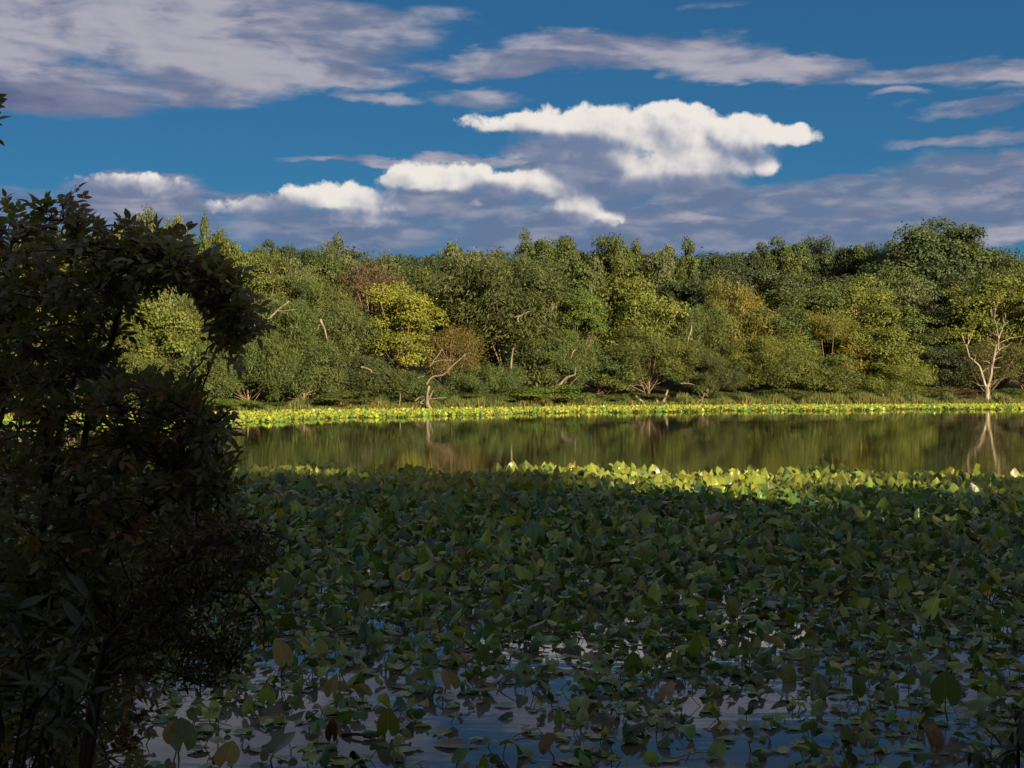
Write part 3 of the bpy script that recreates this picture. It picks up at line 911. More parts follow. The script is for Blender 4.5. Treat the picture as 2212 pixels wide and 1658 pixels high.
# ------------------------------------------------------------------ grass and reeds on the far bank
def build_grass():
    r = np.random.default_rng(5)
    N = 52000
    X = r.uniform(-75, 95, N)
    off = r.gamma(1.5, 2.2, N) - 0.3
    dens = 0.5 + 0.5 * np.sin(X * 0.21 + 1.2) * np.sin(X * 0.083 + 0.4) + 0.25 * (X > 24)
    keep = (r.random(N) < np.clip(dens + 0.3, 0.25, 1)) & (off < 22)
    X, off = X[keep], off[keep]
    N = len(X)
    Y = far_shore(X) + off
    Z = ground_z(X, Y)
    H = r.uniform(0.35, 1.05, N) * np.where(X > 20, 1.25, 1.0) * (0.45 + 0.75 * np.sin(X * .37 + np.sin(X * .9)) ** 2)
    axis = np.stack([r.normal(0, .22, N), r.normal(0, .22, N), np.ones(N)], -1)
    cen = np.stack([X, Y, Z + H * 0.42], -1)
    nrm = unit(np.stack([r.normal(0, .6, N), -np.ones(N), r.normal(0.2, .3, N)], -1))
    patch = np.sin(X * 0.31 + off * 0.2) * 0.5 + 0.5
    base = np.array([0.065, 0.115, 0.025]) * (1 - patch[:, None] * 0.5) + np.array([0.115, 0.13, 0.03]) * patch[:, None] * 0.5
    dry = (r.random(N) < np.where(off < 1.5, 0.35, 0.08))[:, None]
    base = np.where(dry, np.array([0.20, 0.13, 0.05]), base) * r.uniform(.7, 1.25, (N, 1))
    g = Geo()
    leaf_quads(g, cen, axis, nrm, H * 1.15, r.uniform(0.05, 0.16, N), base)
    tag(g.obj('bank_grass', M_GRASS), 'tall grass and reeds growing along the far bank', 'grass', kind='stuff')


build_grass()

# ------------------------------------------------------------------ lilies
PHI = np.radians([-158, -135, -108, -80, -52, -25, 0, 25, 52, 80, 108, 135, 158])
RAD = np.array([.36, .45, .49, .52, .57, .66, .82, .66, .57, .52, .49, .45, .36])


def leaf_template(rings=(0.5, 1.0), step=1):
    ph, ra = PHI[::step], RAD[::step]
    v = [(0.0, 0.0)]
    for k in rings:
        v += [(math.cos(a) * q * k, math.sin(a) * q * k) for a, q in zip(ph, ra)]
    n = len(ph)
    tris = [(0, 1 + i, 2 + i) for i in range(n - 1)]
    quads = []
    for k in range(len(rings) - 1):
        o = 1 + k * n
        quads += [(o + i, o + n + i, o + n + i + 1, o + i + 1) for i in range(n - 1)]
    return np.array(v), np.array(tris), np.array(quads).reshape(-1, 4)


T_HI = leaf_template()
T_LO = leaf_template((1.0,), 3)


def shape_leaves(T, n, r, fold, wave, curl, droop, width):
    """local vertex positions (n, k, 3): fold > 0 raises the two halves, curl bends the tip, droop lowers the rim"""
    uv = T[0]
    x = np.repeat(uv[None, :, 0], n, 0); y = np.repeat(uv[None, :, 1], n, 0) * width[:, None]
    rad = np.hypot(x, y); a = np.arctan2(y, x)
    ph = r.uniform(0, 6.28, (n, 1)); ph2 = r.uniform(0, 6.28, (n, 1))
    x = x * (1 + 0.06 * np.sin(3 * a + ph))
    z = fold[:, None] * np.abs(y) ** 1.15 + wave[:, None] * rad ** 2 * np.sin(3 * a + ph2) + wave[:, None] * .5 * rad ** 2 * np.sin(7 * a + ph) \
        + curl[:, None] * np.sign(x) * x ** 2 - droop[:, None] * rad ** 2
    y = y * (1 - 0.3 * np.minimum(np.abs(fold[:, None]), 1.2))
    return np.stack([x, y, z], -1)


def frames(az, tilt, roll):
    """leaf axes: X towards the tip, Z the upper face"""
    X = np.stack([np.cos(az) * np.cos(tilt), np.sin(az) * np.cos(tilt), np.sin(tilt)], -1)
    S = np.stack([-np.sin(az), np.cos(az), np.zeros_like(az)], -1)
    Z = np.cross(X, S)
    c, s = np.cos(roll)[:, None], np.sin(roll)[:, None]
    Y2 = S * c + Z * s
    Z2 = Z * c - S * s
    return np.stack([X, Y2, Z2], -1)          # columns


def lily_colour(r, n, autumn):
    g1 = np.array([0.062, 0.150, 0.038]); g2 = np.array([0.190, 0.250, 0.040]); g3 = np.array([0.045, 0.125, 0.068])
    ye = np.array([0.28, 0.27, 0.04]); br = np.array([0.13, 0.095, 0.040])
    w = r.random((n, 1)) ** 1.8
    c = g1 * (1 - w) + g2 * w
    c = np.where(r.random((n, 1)) < 0.22, g3, c)
    k = r.random(n)
    c = np.where((k < autumn)[:, None], ye * r.uniform(.5, 1.1, (n, 1)), c)
    c = np.where((k < autumn * 0.35)[:, None], br * r.uniform(.5, 1.2, (n, 1)), c)
    return c * r.uniform(0.5, 1.45, (n, 1))


def vnoise(x, y, s, seed):
    r = np.random.default_rng(seed)
    a = r.uniform(0, 6.28, (6, 3))
    o = np.zeros_like(x)
    for i in range(6):
        k = s * (0.6 + 0.35 * i)
        o += np.sin(x * k * math.cos(a[i, 0]) + y * k * math.sin(a[i, 0]) + a[i, 1]) / 6
    return o


def near_edge(x):
    return 38.0 - 0.09 * x + 0.9 * np.sin(x * 0.9) + 0.6 * np.sin(x * 2.3 + 1)


r = np.random.default_rng(21)
PX_, PY_ = [], []
for cell, y0, y1 in ((0.168, 15.0, 41.0), (0.135, 8.9, 18.0)):
    gx, gy = np.meshgrid(np.arange(-19, 19, cell), np.arange(y0, y1, cell))
    X = (gx + r.uniform(-.6, .6, gx.shape) * cell).ravel(); Y = (gy + r.uniform(-.6, .6, gy.shape) * cell).ravel()
    f = np.clip((Y - 14.5) / 3.5, 0, 1)
    ok = r.random(len(X)) < (f if cell > .15 else 1 - f)
    PX_.append(X[ok]); PY_.append(Y[ok])
LX, LY = np.concatenate(PX_), np.concatenate(PY_)
nz = vnoise(LX, LY * 0.8, 1.6, 3) + 0.5 * vnoise(LX, LY, 3.7, 4)
cov = np.interp(LY, [8.9, 10.5, 12, 14, 17, 20, 24, 45], [0.38, 0.44, 0.54, 0.68, 0.90, 1.06, 1.25, 1.3]) + nz * np.interp(LY, [9, 16, 24], [0.62, 0.5, 0.1])
keep = (r.random(len(LX)) < np.clip(cov, 0.03, 1)) & (LY < near_edge(LX)) & (np.abs(LX) < 0.40 * LY + 1.2) & (LY > near_shore(LX) + 1.5)
LX, LY = LX[keep], LY[keep]
n = len(LX)
size = np.interp(LY, [9, 12, 18, 26, 38], [0.126, 0.142, 0.19, 0.225, 0.255]) * r.uniform(0.45, 1.2, n) ** 1.0 * np.where(r.random(n) < .08, 1.5, 1.0)
p_float = np.interp(LY, [9, 13, 18, 25], [0.46, 0.36, 0.18, 0.04])
flo = r.random(n) < p_float
hgt = np.where(flo, 0.012, np.interp(LY, [9, 14, 20, 30, 38], [0.055, 0.085, 0.19, 0.32, 0.36]) * r.uniform(0.3, 1.4, n))
az = r.uniform(-np.pi, np.pi, n)
face = r.random(n) < np.interp(LY, [10, 14, 20, 32, 36], [0.10, 0.15, 0.30, 0.42, 0.62])                                         # many blades stand tip-up, their face turned to the light
tilt = np.where(flo, r.normal(0.0, 0.04, n), np.where(face, r.uniform(0.6, 1.35, n), r.normal(0.22, 0.33, n)))
az = np.where(face & ~flo, np.pi / 2 + r.normal(0, 0.9, n), az)
roll = np.where(flo, r.normal(0, .05, n), r.normal(0, .35, n))
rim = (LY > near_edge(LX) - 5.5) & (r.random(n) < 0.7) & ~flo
tilt = np.where(rim, r.uniform(0.75, 1.35, n), tilt)
az = np.where(rim, np.pi / 2 + r.normal(0, .6, n), az)
roll = np.where(rim, r.normal(0, .22, n), roll)
fold = np.where(flo, r.uniform(0, .25, n), np.where(r.random(n) < .55, r.uniform(-1.25, -0.2, n), r.uniform(-0.1, 1.1, n)))
fold = np.where(rim, fold * .35, fold)
wave = np.where(flo, r.uniform(0.02, .16, n), r.uniform(0.05, 0.42, n))
curl = np.where(flo, 0, r.normal(0, .25, n))
droop = np.where(flo, 0, r.uniform(-.1, .45, n))
width = r.uniform(0.85, 1.12, n)
colr = lily_colour(r, n, 0.045)
colr[rim] = colr[rim] * 0.45 + np.array([0.27, 0.29, 0.04]) * 0.55 * r.uniform(.7, 1.2, (int(rim.sum()), 1))     # sunlit glow of the far margin, painted into the leaf colour
px_ = LX / LY * FPX + 1105.5
py_ = 829 - (hgt - CAM_H) / LY * FPX

# leaves that can be told apart in the photograph, placed by hand: (x, y of the blade's foot, y of the stalk's foot, size m, tilt, azimuth of tip, fold, colour, label)
G1 = (0.075, 0.125, 0.032); G2 = (0.12, 0.15, 0.03); YB = (0.20, 0.16, 0.03); BRN = (0.12, 0.080, 0.030); TAN = (0.24, 0.185, 0.09); DKB = (0.055, 0.035, 0.02)
HEROES = [
    (838, 1572, 1592, 0.23, 1.45, 90, 0.25, G2, 'upright oval green lily leaf standing alone on the open water'),
    (612, 1420, 1470, 0.30, 1.15, 140, 0.1, YB, 'large yellow-olive lily leaf leaning beside the dark shrub'),
    (600, 1612, 1660, 0.25, 0.55, 40, 0.3, (0.05, 0.10, 0.06), 'tilted blue-green lily leaf at the bottom edge right of the shrub'),
    (395, 1600, 1640, 0.28, 1.0, 110, 0.5, G1, 'dark green lily leaf standing upright under the shrub'),
    (490, 1640, 1665, 0.24, 0.7, 80, 0.4, YB, 'yellow-olive curled lily leaf at the bottom edge below the shrub'),
    (372, 1590, 1620, 0.20, 1.3, 95, 0.9, TAN, 'tan dried-up lily leaf hanging under the shrub'),
    (2042, 1500, 1556, 0.30, 1.35, 85, 0.1, G1, 'biggest round lily leaf standing upright at the lower right'),
    (1185, 1620, 1645, 0.24, 0.5, 70, 1.1, BRN, 'brown shrivelled lily leaf at the bottom edge in the middle'),
    (2016, 1605, 1625, 0.26, 0.75, 100, 1.0, BRN, 'brown curled lily leaf at the bottom right'),
    (1040, 1425, 1470, 0.25, 1.3, 110, 0.7, G1, 'tall folded green lily leaf on a slanting stalk in the middle'),
    (972, 1475, 1500, 0.24, 0.85, 120, 0.35, (0.16, 0.12, 0.03), 'yellow-brown lily leaf with a curled rim left of the middle'),
    (786, 1498, 1512, 0.24, 0.5, 180, 0.8, G2, 'olive lily leaf folded lengthwise above its own reflection'),
    (718, 1492, 1515, 0.22, 1.2, 70, 0.6, (0.22, 0.19, 0.06), 'pale yellowish tilted lily leaf beside the open water'),
    (718, 1585, 1600, 0.20, 1.35, 75, 1.1, DKB, 'dark brown dead lily leaf standing upright over the open water'),
    (1367, 1440, 1470, 0.22, 1.3, 90, 0.15, G1, 'round green lily leaf facing the viewer right of the middle'),
    (1440, 1500, 1520, 0.22, 0.9, 60, 0.6, TAN, 'tan dry lily leaf among green ones right of the middle'),
    (1675, 1395, 1420, 0.24, 0.6, 150, 1.0, TAN, 'tan withered lily leaf with a thick pale rib, centre right'),
    (1848, 1490, 1525, 0.24, 1.3, 100, 0.8, G1, 'narrow pointed lily leaf standing upright left of the biggest round leaf'),
    (1925, 1510, 1530, 0.22, 0.9, 80, 0.7, G1, 'folded green lily leaf just left of the biggest round leaf'),
    (1580, 1320, 1350, 0.28, 1.2, 90, 0.7, G2, 'yellow-green tent-shaped lily leaf rising in the right half'),
    (790, 1300, 1330, 0.26, 1.1, 80, 0.2, G2, 'light green rounded lily leaf rising above the left of the field'),
]
hero_px = np.array([(h[0], h[1] - 15) for h in HEROES])
dmin = np.min(np.hypot(px_[:, None] - hero_px[None, :, 0], (py_[:, None] - hero_px[None, :, 1])), axis=1)
away = dmin > 26
# which leaves become things of their own: those that show largest, in frame and not behind the shrub
inframe = (px_ > 20) & (px_ < 2190) & (py_ > 900) & (py_ < 1645) & ~((px_ < 640) & (py_ < 1480)) & ~((px_ < 420)) & ~((px_ > 2050) & (py_ > 1520))
score = np.where(inframe & away, size / LY * (1.0 + 0.8 * np.sin(np.abs(tilt))), 0)
order = np.argsort(-score)
single = np.zeros(n, bool)
single[order[:278]] = True


def stalk_geo(geo, foot, top, rad, tint, r):
    mid = (foot + top) / 2 + np.array([r.normal(0, .02), r.normal(0, .02), 0.02])
    geo.tube(curve([foot, mid, top], 5), np.linspace(rad * 1.25, rad * 0.8, 5), 5, tint, cap=False)


def mass_leaves(name, label, sel, T, X, Y, Z, size, az, tilt, roll, fold, wave, curl, droop, width, colr, stalks, r):
    m = int(sel.sum())
    loc = shape_leaves(T, m, r, fold[sel], wave[sel], curl[sel], droop[sel], width[sel]) * size[sel][:, None, None]
    F = frames(az[sel], tilt[sel], roll[sel])
    P = np.einsum('nij,nkj->nki', F, loc) + np.stack([X[sel], Y[sel], Z[sel]], -1)[:, None, :]
    P[:, :, 2] = np.maximum(P[:, :, 2], 0.006)
    k = T[0].shape[0]
    base = (np.arange(m) * k)[:, None, None]
    tris = (T[1][None] + base).reshape(-1, 3)
    quads = (T[2][None] + base).reshape(-1, 4) if len(T[2]) else None
    g = Geo()
    g.add(P.reshape(-1, 3), quads, tris, np.repeat(colr[sel], k, 0), np.tile(T[0], (m, 1)))
    o = tag(g.obj(name, M_LILY, None, True, True), label, 'lily leaves', kind='stuff')
    if stalks is not None:
        s = Geo()
        idx = np.where(sel & stalks)[0]
        # three-sided straight stalks, all at once
        tops = np.stack([X[idx], Y[idx], Z[idx]], -1)
        foot = tops + np.stack([r.normal(0, .07, len(idx)), r.normal(0, .07, len(idx)), -Z[idx] - 0.05], -1)
        th = np.arange(3) / 3 * 2 * np.pi
        off = np.stack([np.cos(th), np.sin(th), np.zeros(3)], -1) * 0.0065
        v = np.concatenate([foot[:, None] + off[None], tops[:, None] + off[None] * 0.7], 1)
        b = (np.arange(len(idx)) * 6)[:, None, None]
        q = (np.array([(0, 1, 4, 3), (1, 2, 5, 4), (2, 0, 3, 5)])[None] + b).reshape(-1, 4)
        s.add(v.reshape(-1, 3), q, None, np.array([0.09, 0.11, 0.035]))
        so = s.obj('lily_stalks', M_STALK, o)
        so['kind'] = 'stuff'
    return o


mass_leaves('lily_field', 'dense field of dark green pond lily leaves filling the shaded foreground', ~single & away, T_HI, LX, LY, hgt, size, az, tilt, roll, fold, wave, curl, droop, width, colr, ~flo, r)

# single leaves: a dozen blade shapes shared between them
variants = {}
rv = np.random.default_rng(77)
for fl in (True, False):
    for q in range(6 if fl else 14):
        one = np.ones(1)
        loc = shape_leaves(T_HI, 1, rv, one * (rv.uniform(0, .25) if fl else rv.uniform(-1.2, 1.0)), one * (rv.uniform(.03, .15) if fl else rv.uniform(.08, .42)), one * (0 if fl else rv.normal(0, .25)),
                           one * (0 if fl else rv.uniform(-.1, .4)), one * rv.uniform(.88, 1.1))[0]
        g = Geo(); g.add(loc, T_HI[2], T_HI[1], None, T_HI[0])
        variants[(fl, q)] = g.mesh('blade', M_LILY, True, True)


def blade_matrix(F, p, s):
    from mathutils import Matrix
    m = Matrix.Identity(4)
    for a in range(3):
        for b in range(3):
            m[a][b] = float(F[a, b]) * s
        m[a][3] = float(p[a])
    return m


def lily_thing(name, me, X, Y, z, s, F, colour, label, foot, r, group, stalk=True):
    e = empty(name, (X, Y, 0.0))
    b = bpy.data.objects.new('blade', me)
    COL.objects.link(b)
    b.parent = e
    b.matrix_local = blade_matrix(F, (0, 0, z), s)
    b.color = (*colour, 1)
    if stalk:
        g = Geo()
        stalk_geo(g, np.array([foot[0] - X, foot[1] - Y, -0.06]), np.array([0, 0, z]), 0.0068, np.array([0.10, 0.125, 0.04]), r)
        g.obj('stalk', M_STALK, e, True)
    tag(e, label, 'lily leaf', group)
    return e


HREF = ['the upright oval leaf', 'the large olive leaf', 'the tilted bluish leaf', 'the dark upright leaf', 'the curled olive leaf', 'the tan hanging leaf', 'the biggest round leaf',
        'the brown shrivelled leaf', 'the brown curled leaf', 'the tall folded leaf', 'the yellow-brown leaf', 'the olive folded leaf', 'the pale tilted leaf', 'the dark brown dead leaf', 'the round facing leaf',
        'the tan dry leaf', 'the tan withered leaf', 'the narrow pointed leaf', 'the smaller folded leaf', 'the tent-shaped leaf', 'the pale rounded leaf']
GF, GR = 'floating lily pads on the near water', 'raised lily leaves over the near water'
Fr = frames(az, tilt, roll)
named = {}
for i in np.where(single)[0]:
    dd = np.hypot(hero_px[:, 0] - px_[i], (hero_px[:, 1] - py_[i]) * 1.6)
    k = int(np.argmin(dd))
    dx, dy = px_[i] - hero_px[k, 0], (py_[i] - hero_px[k, 1]) * 1.6
    side = ('right of' if dx > 0 else 'left of') if abs(dx) > abs(dy) else ('in front of' if dy > 0 else 'behind')
    c = colr[i]
    cw = 'brown' if c[0] > c[1] * 1.35 else ('yellowing' if c[0] > c[1] * 0.95 else ('yellow-green' if c[0] > c[1] * 0.64 else 'dark green'))
    kind = f'floating {cw} lily pad' if flo[i] else f'{cw} {"upright" if tilt[i] > 0.8 else ("slanting" if tilt[i] > 0.25 else "level")} lily leaf'
    named.setdefault((kind, side, k), []).append((dd[k], i))
for (kind, side, k), lst in named.items():
    lst.sort()
    for j, (_, i) in enumerate(lst):
        lab = f'{kind} {side} {HREF[k]}' if len(lst) == 1 else f'{kind} {side} {HREF[k]}, {"nearest" if j == 0 else ORD[j] + " nearest"}'
        q = int(r.integers(6 if flo[i] else 14))
        z = float(hgt[i])
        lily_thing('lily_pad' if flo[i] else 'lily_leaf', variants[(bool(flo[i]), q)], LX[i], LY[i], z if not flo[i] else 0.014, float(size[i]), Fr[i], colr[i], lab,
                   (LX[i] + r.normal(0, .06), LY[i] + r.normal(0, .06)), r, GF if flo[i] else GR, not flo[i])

for h in HEROES:
    hx, hy, fy, s, tl, a, fo, c, lab = h
    s *= 0.86
    D = CAM_H * FPX / (fy - 829)
    foot = at(hx + rng.uniform(-18, 18), fy, D)
    P = at(hx, hy, D)
    P[2] = max(P[2], 0.03)
    one = np.ones(1)
    loc = shape_leaves(T_HI, 1, rv, one * fo, one * (0.06 if fo < .5 else .22), one * 0.05, one * 0.12, one * (1.0 if fo < .6 else .85))[0]
    g = Geo(); g.add(loc, T_HI[2], T_HI[1], None, T_HI[0])
    F = frames(np.array([R(a)]), np.array([tl]), np.array([rng.normal(0, .12)]))[0]
    lily_thing('lily_leaf', g.mesh('blade', M_LILY, True, True), P[0], P[1], P[2], s, F, c, lab, foot, r, 'lily leaves that stand out in the foreground')

# the sunlit far belt of lilies
r = np.random.default_rng(33)
N = 60000
FX = r.uniform(-62, 85, N)
front = np.interp(FX, [-62, -30, -20, -7, 12, 50, 85], [78, 90, 99, 123, 139, 154, 164]) + 2.8 * np.sin(FX * .33) + 1.6 * np.sin(FX * 0.9 + 1) + 1.2 * np.sin(FX * 2.3)
back = far_shore(FX) + 0.2
u = r.random(N)
FY = front + u * (back - front)
keep = (r.random(N) < np.clip((back - front) / 36, 0, 1)) & (back > front) & (np.abs(FX) < 0.40 * FY + 4)
gap = vnoise(FX, FY * 0.6, 0.5, 9)
keep &= (gap > -0.45) | (r.random(N) < .3)
FX, FY = FX[keep], FY[keep]
n2 = len(FX)
fsz = r.uniform(0.20, 0.42, n2)
fh = r.uniform(0.02, 0.24, n2)
faz = np.where(r.random(n2) < .72, np.pi / 2 + r.normal(0, .8, n2), r.uniform(-np.pi, np.pi, n2))
ftl = np.where(r.random(n2) < .68, r.uniform(.5, 1.4, n2), r.normal(.2, .35, n2))
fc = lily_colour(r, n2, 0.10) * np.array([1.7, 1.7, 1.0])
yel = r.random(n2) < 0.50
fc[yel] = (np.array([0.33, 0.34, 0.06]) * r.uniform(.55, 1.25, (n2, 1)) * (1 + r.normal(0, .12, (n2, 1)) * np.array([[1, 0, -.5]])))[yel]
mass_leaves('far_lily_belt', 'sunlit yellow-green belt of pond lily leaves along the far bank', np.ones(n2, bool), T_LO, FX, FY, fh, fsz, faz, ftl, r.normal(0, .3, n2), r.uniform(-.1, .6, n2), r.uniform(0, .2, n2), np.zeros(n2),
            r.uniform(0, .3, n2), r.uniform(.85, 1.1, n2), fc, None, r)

# floating sticks and straws
for (a, b, c2, d, w, mat, nm, lab) in [
        (760, 1628, 800, 1660, .03, M_DARKBARK, 'floating_stick', 'thick dark stick poking out of the water at the bottom edge'),
        (700, 1553, 775, 1556, .004, M_STRAW, 'dry_stem', 'pale straw lying flat beside the dark brown dead leaf'),
        (1068, 1482, 1108, 1452, .010, M_STRAW, 'dry_stem', 'pale dry stalk slanting up in the middle of the lilies'),
        (960, 1428, 1050, 1424, .006, M_STRAW, 'dry_stem', 'dry straw floating on the blue water left of the middle'),
        (1100, 1598, 1160, 1580, .007, M_STRAW, 'dry_stem', 'short pale straw above the brown shrivelled leaf'),
        (1830, 1590, 2000, 1583, .006, M_STRAW, 'dry_stem', 'long straw floating beside the brown curled leaf at lower right'),
        (740, 1590, 800, 1598, .016, M_DARKBARK, 'floating_stick', 'dark curved stick floating left of the upright oval leaf'),
        (1450, 1640, 1560, 1628, .006, M_STRAW, 'dry_stem', 'thin straw floating at the bottom edge right of the middle'),
        (430, 1560, 500, 1572, .006, M_STRAW, 'dry_stem', 'thin straw floating in front of the dark shrub')]:
    Da, Db2 = CAM_H * FPX / (b - 829), CAM_H * FPX / (d - 829)
    A, B = at(a, b, Da), at(c2, d, Db2)
    A[2], B[2] = 0.012, 0.02
    if 'slanting up' in lab: B = at(c2, d, Da); 
    if 'thick dark' in lab: A = at(a, b, Db2); B[2] = -0.05
    g = Geo(); g.tube(curve([A, (A + B) / 2 + np.array([0, .02, .01]), B], 7, 0.004), np.linspace(w, w * .6, 7), 6)
    tag(g.obj(nm, mat, None, True), lab, 'stick' if 'stick' in nm else 'straw')


# ------------------------------------------------------------------ shrubs on the near bank
def in_poly(x, y, poly):
    c = False
    j = len(poly) - 1
    for i in range(len(poly)):
        xi, yi = poly[i]; xj, yj = poly[j]
        if (yi > y) != (yj > y) and x < (xj - xi) * (y - yi) / (yj - yi) + xi:
            c = not c
        j = i
    return c


def leaflet(geo, base, axis, nrm, L, W, tint, droop=0.25, fold=0.35):
    """one pointed, slightly folded and drooping leaflet: 8 corners"""
    axis = axis / np.linalg.norm(axis)
    side = np.cross(nrm, axis); side /= np.linalg.norm(side) + 1e-9
    up = np.cross(axis, side)
    f = lambda t, s, z: base + axis * (L * t) + side * (W * s) + up * (L * (z - droop * t * t))
    v = [f(0, 0, 0), f(.28, .42, fold * .16), f(.28, 0, 0), f(.28, -.42, fold * .16), f(.62, .38, fold * .14), f(.62, 0, 0), f(.62, -.38, fold * .14), f(1, 0, 0)]
    geo.add(v, [(1, 4, 5, 2), (2, 5, 6, 3)], [(0, 1, 2), (0, 2, 3), (4, 7, 5), (5, 7, 6)], tint)


def compound_leaf(geo, r, p, axis, up, L=0.17, pairs=3, ll=0.068, lw=0.027, tint=(1, 1, 1)):
    axis = axis / np.linalg.norm(axis)
    side = np.cross(up, axis); side /= np.linalg.norm(side) + 1e-9
    u = np.cross(axis, side)
    pts = [p + axis * L * t - u * L * 0.22 * t * t for t in np.linspace(0, 1, 5)]
    geo.tube(pts, [.0018, .0016, .0014, .0012, .001], 3, np.array([.35, .3, .25]))
    for k in range(pairs):
        t = 0.38 + 0.5 * k / max(pairs - 1, 1)
        b = p + axis * L * t - u * L * 0.22 * t * t
        for s in (-1, 1):
            ax = axis * (0.55 + r.normal(0, .15)) + side * s * (0.9 + r.normal(0, .1)) + u * r.normal(0.05, .25)
            leaflet(geo, b, ax, u + side * r.normal(0, .25), ll * r.uniform(.75, 1.1), lw * r.uniform(.8, 1.15), np.array(tint) * r.uniform(.8, 1.2), r.uniform(.1, .4))
    leaflet(geo, pts[-1], axis - u * .3, u, ll * 1.15, lw * 1.1, np.array(tint) * r.uniform(.8, 1.2), .25)


# -- the tall shrub
r = np.random.default_rng(101)
OUT = [(-260, 430), (-60, 470), (0, 450), (45, 455), (75, 490), (110, 470), (130, 430), (152, 415), (178, 440), (195, 480), (240, 490), (285, 480), (330, 490), (380, 520), (420, 545), (455, 565),
       (480, 600), (505, 645), (530, 680), (540, 715), (515, 742), (480, 730), (462, 680), (430, 650), (390, 640), (345, 640), (330, 660), (300, 665), (290, 690), (265, 700), (258, 760), (290, 800),
       (345, 800), (400, 805), (455, 850), (470, 900), (510, 960), (520, 1010), (480, 1060), (520, 1100), (560, 1150), (520, 1230), (480, 1290), (420, 1400), (370, 1480), (350, 1560), (350, 1740), (-260, 1740)]
HOLES = [((305, 745), 62), ((400, 760), 86), ((350, 712), 36), ((60, 620), 14), ((210, 820), 22), ((120, 700), 16)]
shrub = empty('shrub', (-2.35, 6.2, 0.35))
tag(shrub, 'tall dark leafy shrub with brown seed heads filling the left edge', 'shrub')
SO = np.array([-2.35, 6.2, 0.35])
STEMS = [[(-90, 1900), (60, 1300), (110, 900), (145, 600), (152, 445)], [(-90, 1900), (-20, 1250), (10, 850), (35, 475)], [(-90, 1900), (120, 1200), (200, 900), (250, 700), (330, 590), (430, 580), (490, 640), (522, 715)],
         [(-90, 1900), (200, 1300), (330, 1080), (420, 960), (480, 900)], [(-90, 1900), (250, 1400), (380, 1230), (480, 1130), (550, 1120)], [(-90, 1900), (150, 1150), (260, 960), (350, 860), (430, 850)],
         [(-90, 1900), (90, 1100), (180, 760), (260, 560), (300, 500)], [(-90, 1900), (-150, 1200), (-160, 700), (-120, 480)], [(-90, 1900), (-100, 1000), (-80, 560), (-60, 340), (-30, 262)], [(-90, 1900), (150, 1500), (250, 1380), (300, 1300)]]
stem_pts = []
for i, s in enumerate(STEMS):
    D0 = 6.2
    De = [5.9, 6.5, 5.6, 5.5, 5.3, 6.4, 6.8, 6.2, 5.7, 5.2][i]
    p = [SO + np.array([r.normal(0, .08), r.normal(0, .08), -0.1])] + [at(a, b, D0 + (De - D0) * (k + 1) / (len(s) - 1)) for k, (a, b) in enumerate(s[1:])]
    c = curve(p, 16, 0.012, r)
    g = Geo(); g.tube(c - SO, np.linspace(0.019, 0.004, 16), 6)
    g.obj('stem', M_DARKBARK, shrub, True)
    stem_pts.append(c)
ALLS = np.vstack([s[3:] for s in stem_pts])
tips = [np.array(s[-1]) for s in stem_pts]
cl = []
while len(cl) < 600:
    x, y = r.uniform(-250, 565), r.uniform(425, 1690)
    if not all(in_poly(x + a, y + b, OUT) for a, b in ((24, 0), (0, -34), (0, 18), (17, -24), (17, 12))): continue
    if any(math.hypot(x - a[0][0], y - a[0][1]) < a[1] for a in HOLES): continue
    if y > 1480 and r.random() < 0.3: continue
    if x < -40 and r.random() < 0.6: continue
    cl.append(at(x, y, r.uniform(5.3, 7.2)))
# shoots along the outline, so that it is uneven
for x, y in [(152, 425), (120, 460), (180, 450), (30, 462), (300, 490), (340, 500), (395, 540), (440, 570), (475, 610), (500, 660), (525, 700), (515, 730), (490, 715), (270, 650), (275, 790), (330, 815), (395, 815), (440, 860),
             (465, 910), (500, 980), (505, 1020), (-6, 225), (-22, 262), (230, 500), (260, 495), (70, 500), (550, 1140), (420, 600), (350, 560), (460, 640)]:
    cl.append(at(x - 14, y + 22, r.uniform(5.5, 6.1)))
for k in range(58):                                   # the arching arm and the fringe below it
    if k < 34:
        t = r.random(); i = min(int(t * 4), 3); f = t * 4 - i
        A = [(300, 545), (390, 575), (455, 610), (495, 665), (520, 715)]
        x, y = A[i][0] + f * (A[i + 1][0] - A[i][0]), A[i][1] + f * (A[i + 1][1] - A[i][1])
        cl.append(at(x + r.normal(0, 15), y + r.normal(0, 20), r.uniform(5.4, 5.9)))
    else:
        cl.append(at(r.uniform(330, 470), r.uniform(860, 1080), r.uniform(5.4, 6.2)))
SHL = (0.14, 0.165, 0.068)
twig = Geo(); mass = Geo()
leafs = []
seed_at = []
for ci, c in enumerate(cl):
    d = np.linalg.norm((ALLS - c) * np.array([1, 1, 1.0]) + np.array([0, 0, 0.06]), axis=1)
    a = ALLS[int(np.argmin(d))]
    dirn = c - a
    ln = np.linalg.norm(dirn)
    if ln > 0.5: a = c - dirn / ln * 0.5
    tw = curve([a, (a + c) / 2 + np.array([0, 0, 0.05]), c], 6, 0.008, r)
    twig.tube(tw - SO, np.linspace(.0055, .0018, 6), 4)
    out = unit((c - a)[None])[0]
    m = int(r.integers(5, 9))
    for k in range(m):
        t = r.uniform(0.25, 1.0) if k else 1.0
        b = tw[int(round(t * 5))]
        ax = out * 0.5 + sphere_dirs(1, r)[0] * 0.9 + np.array([0, 0, 0.32])
        up = np.array([r.normal(0, .4), -0.45 + r.normal(0, .4), 1.0])
        leafs.append((b, ax, up))
    if r.random() < 0.10: seed_at.append(c)
leafs = sorted(leafs, key=lambda q: q[0][1])
LV = []
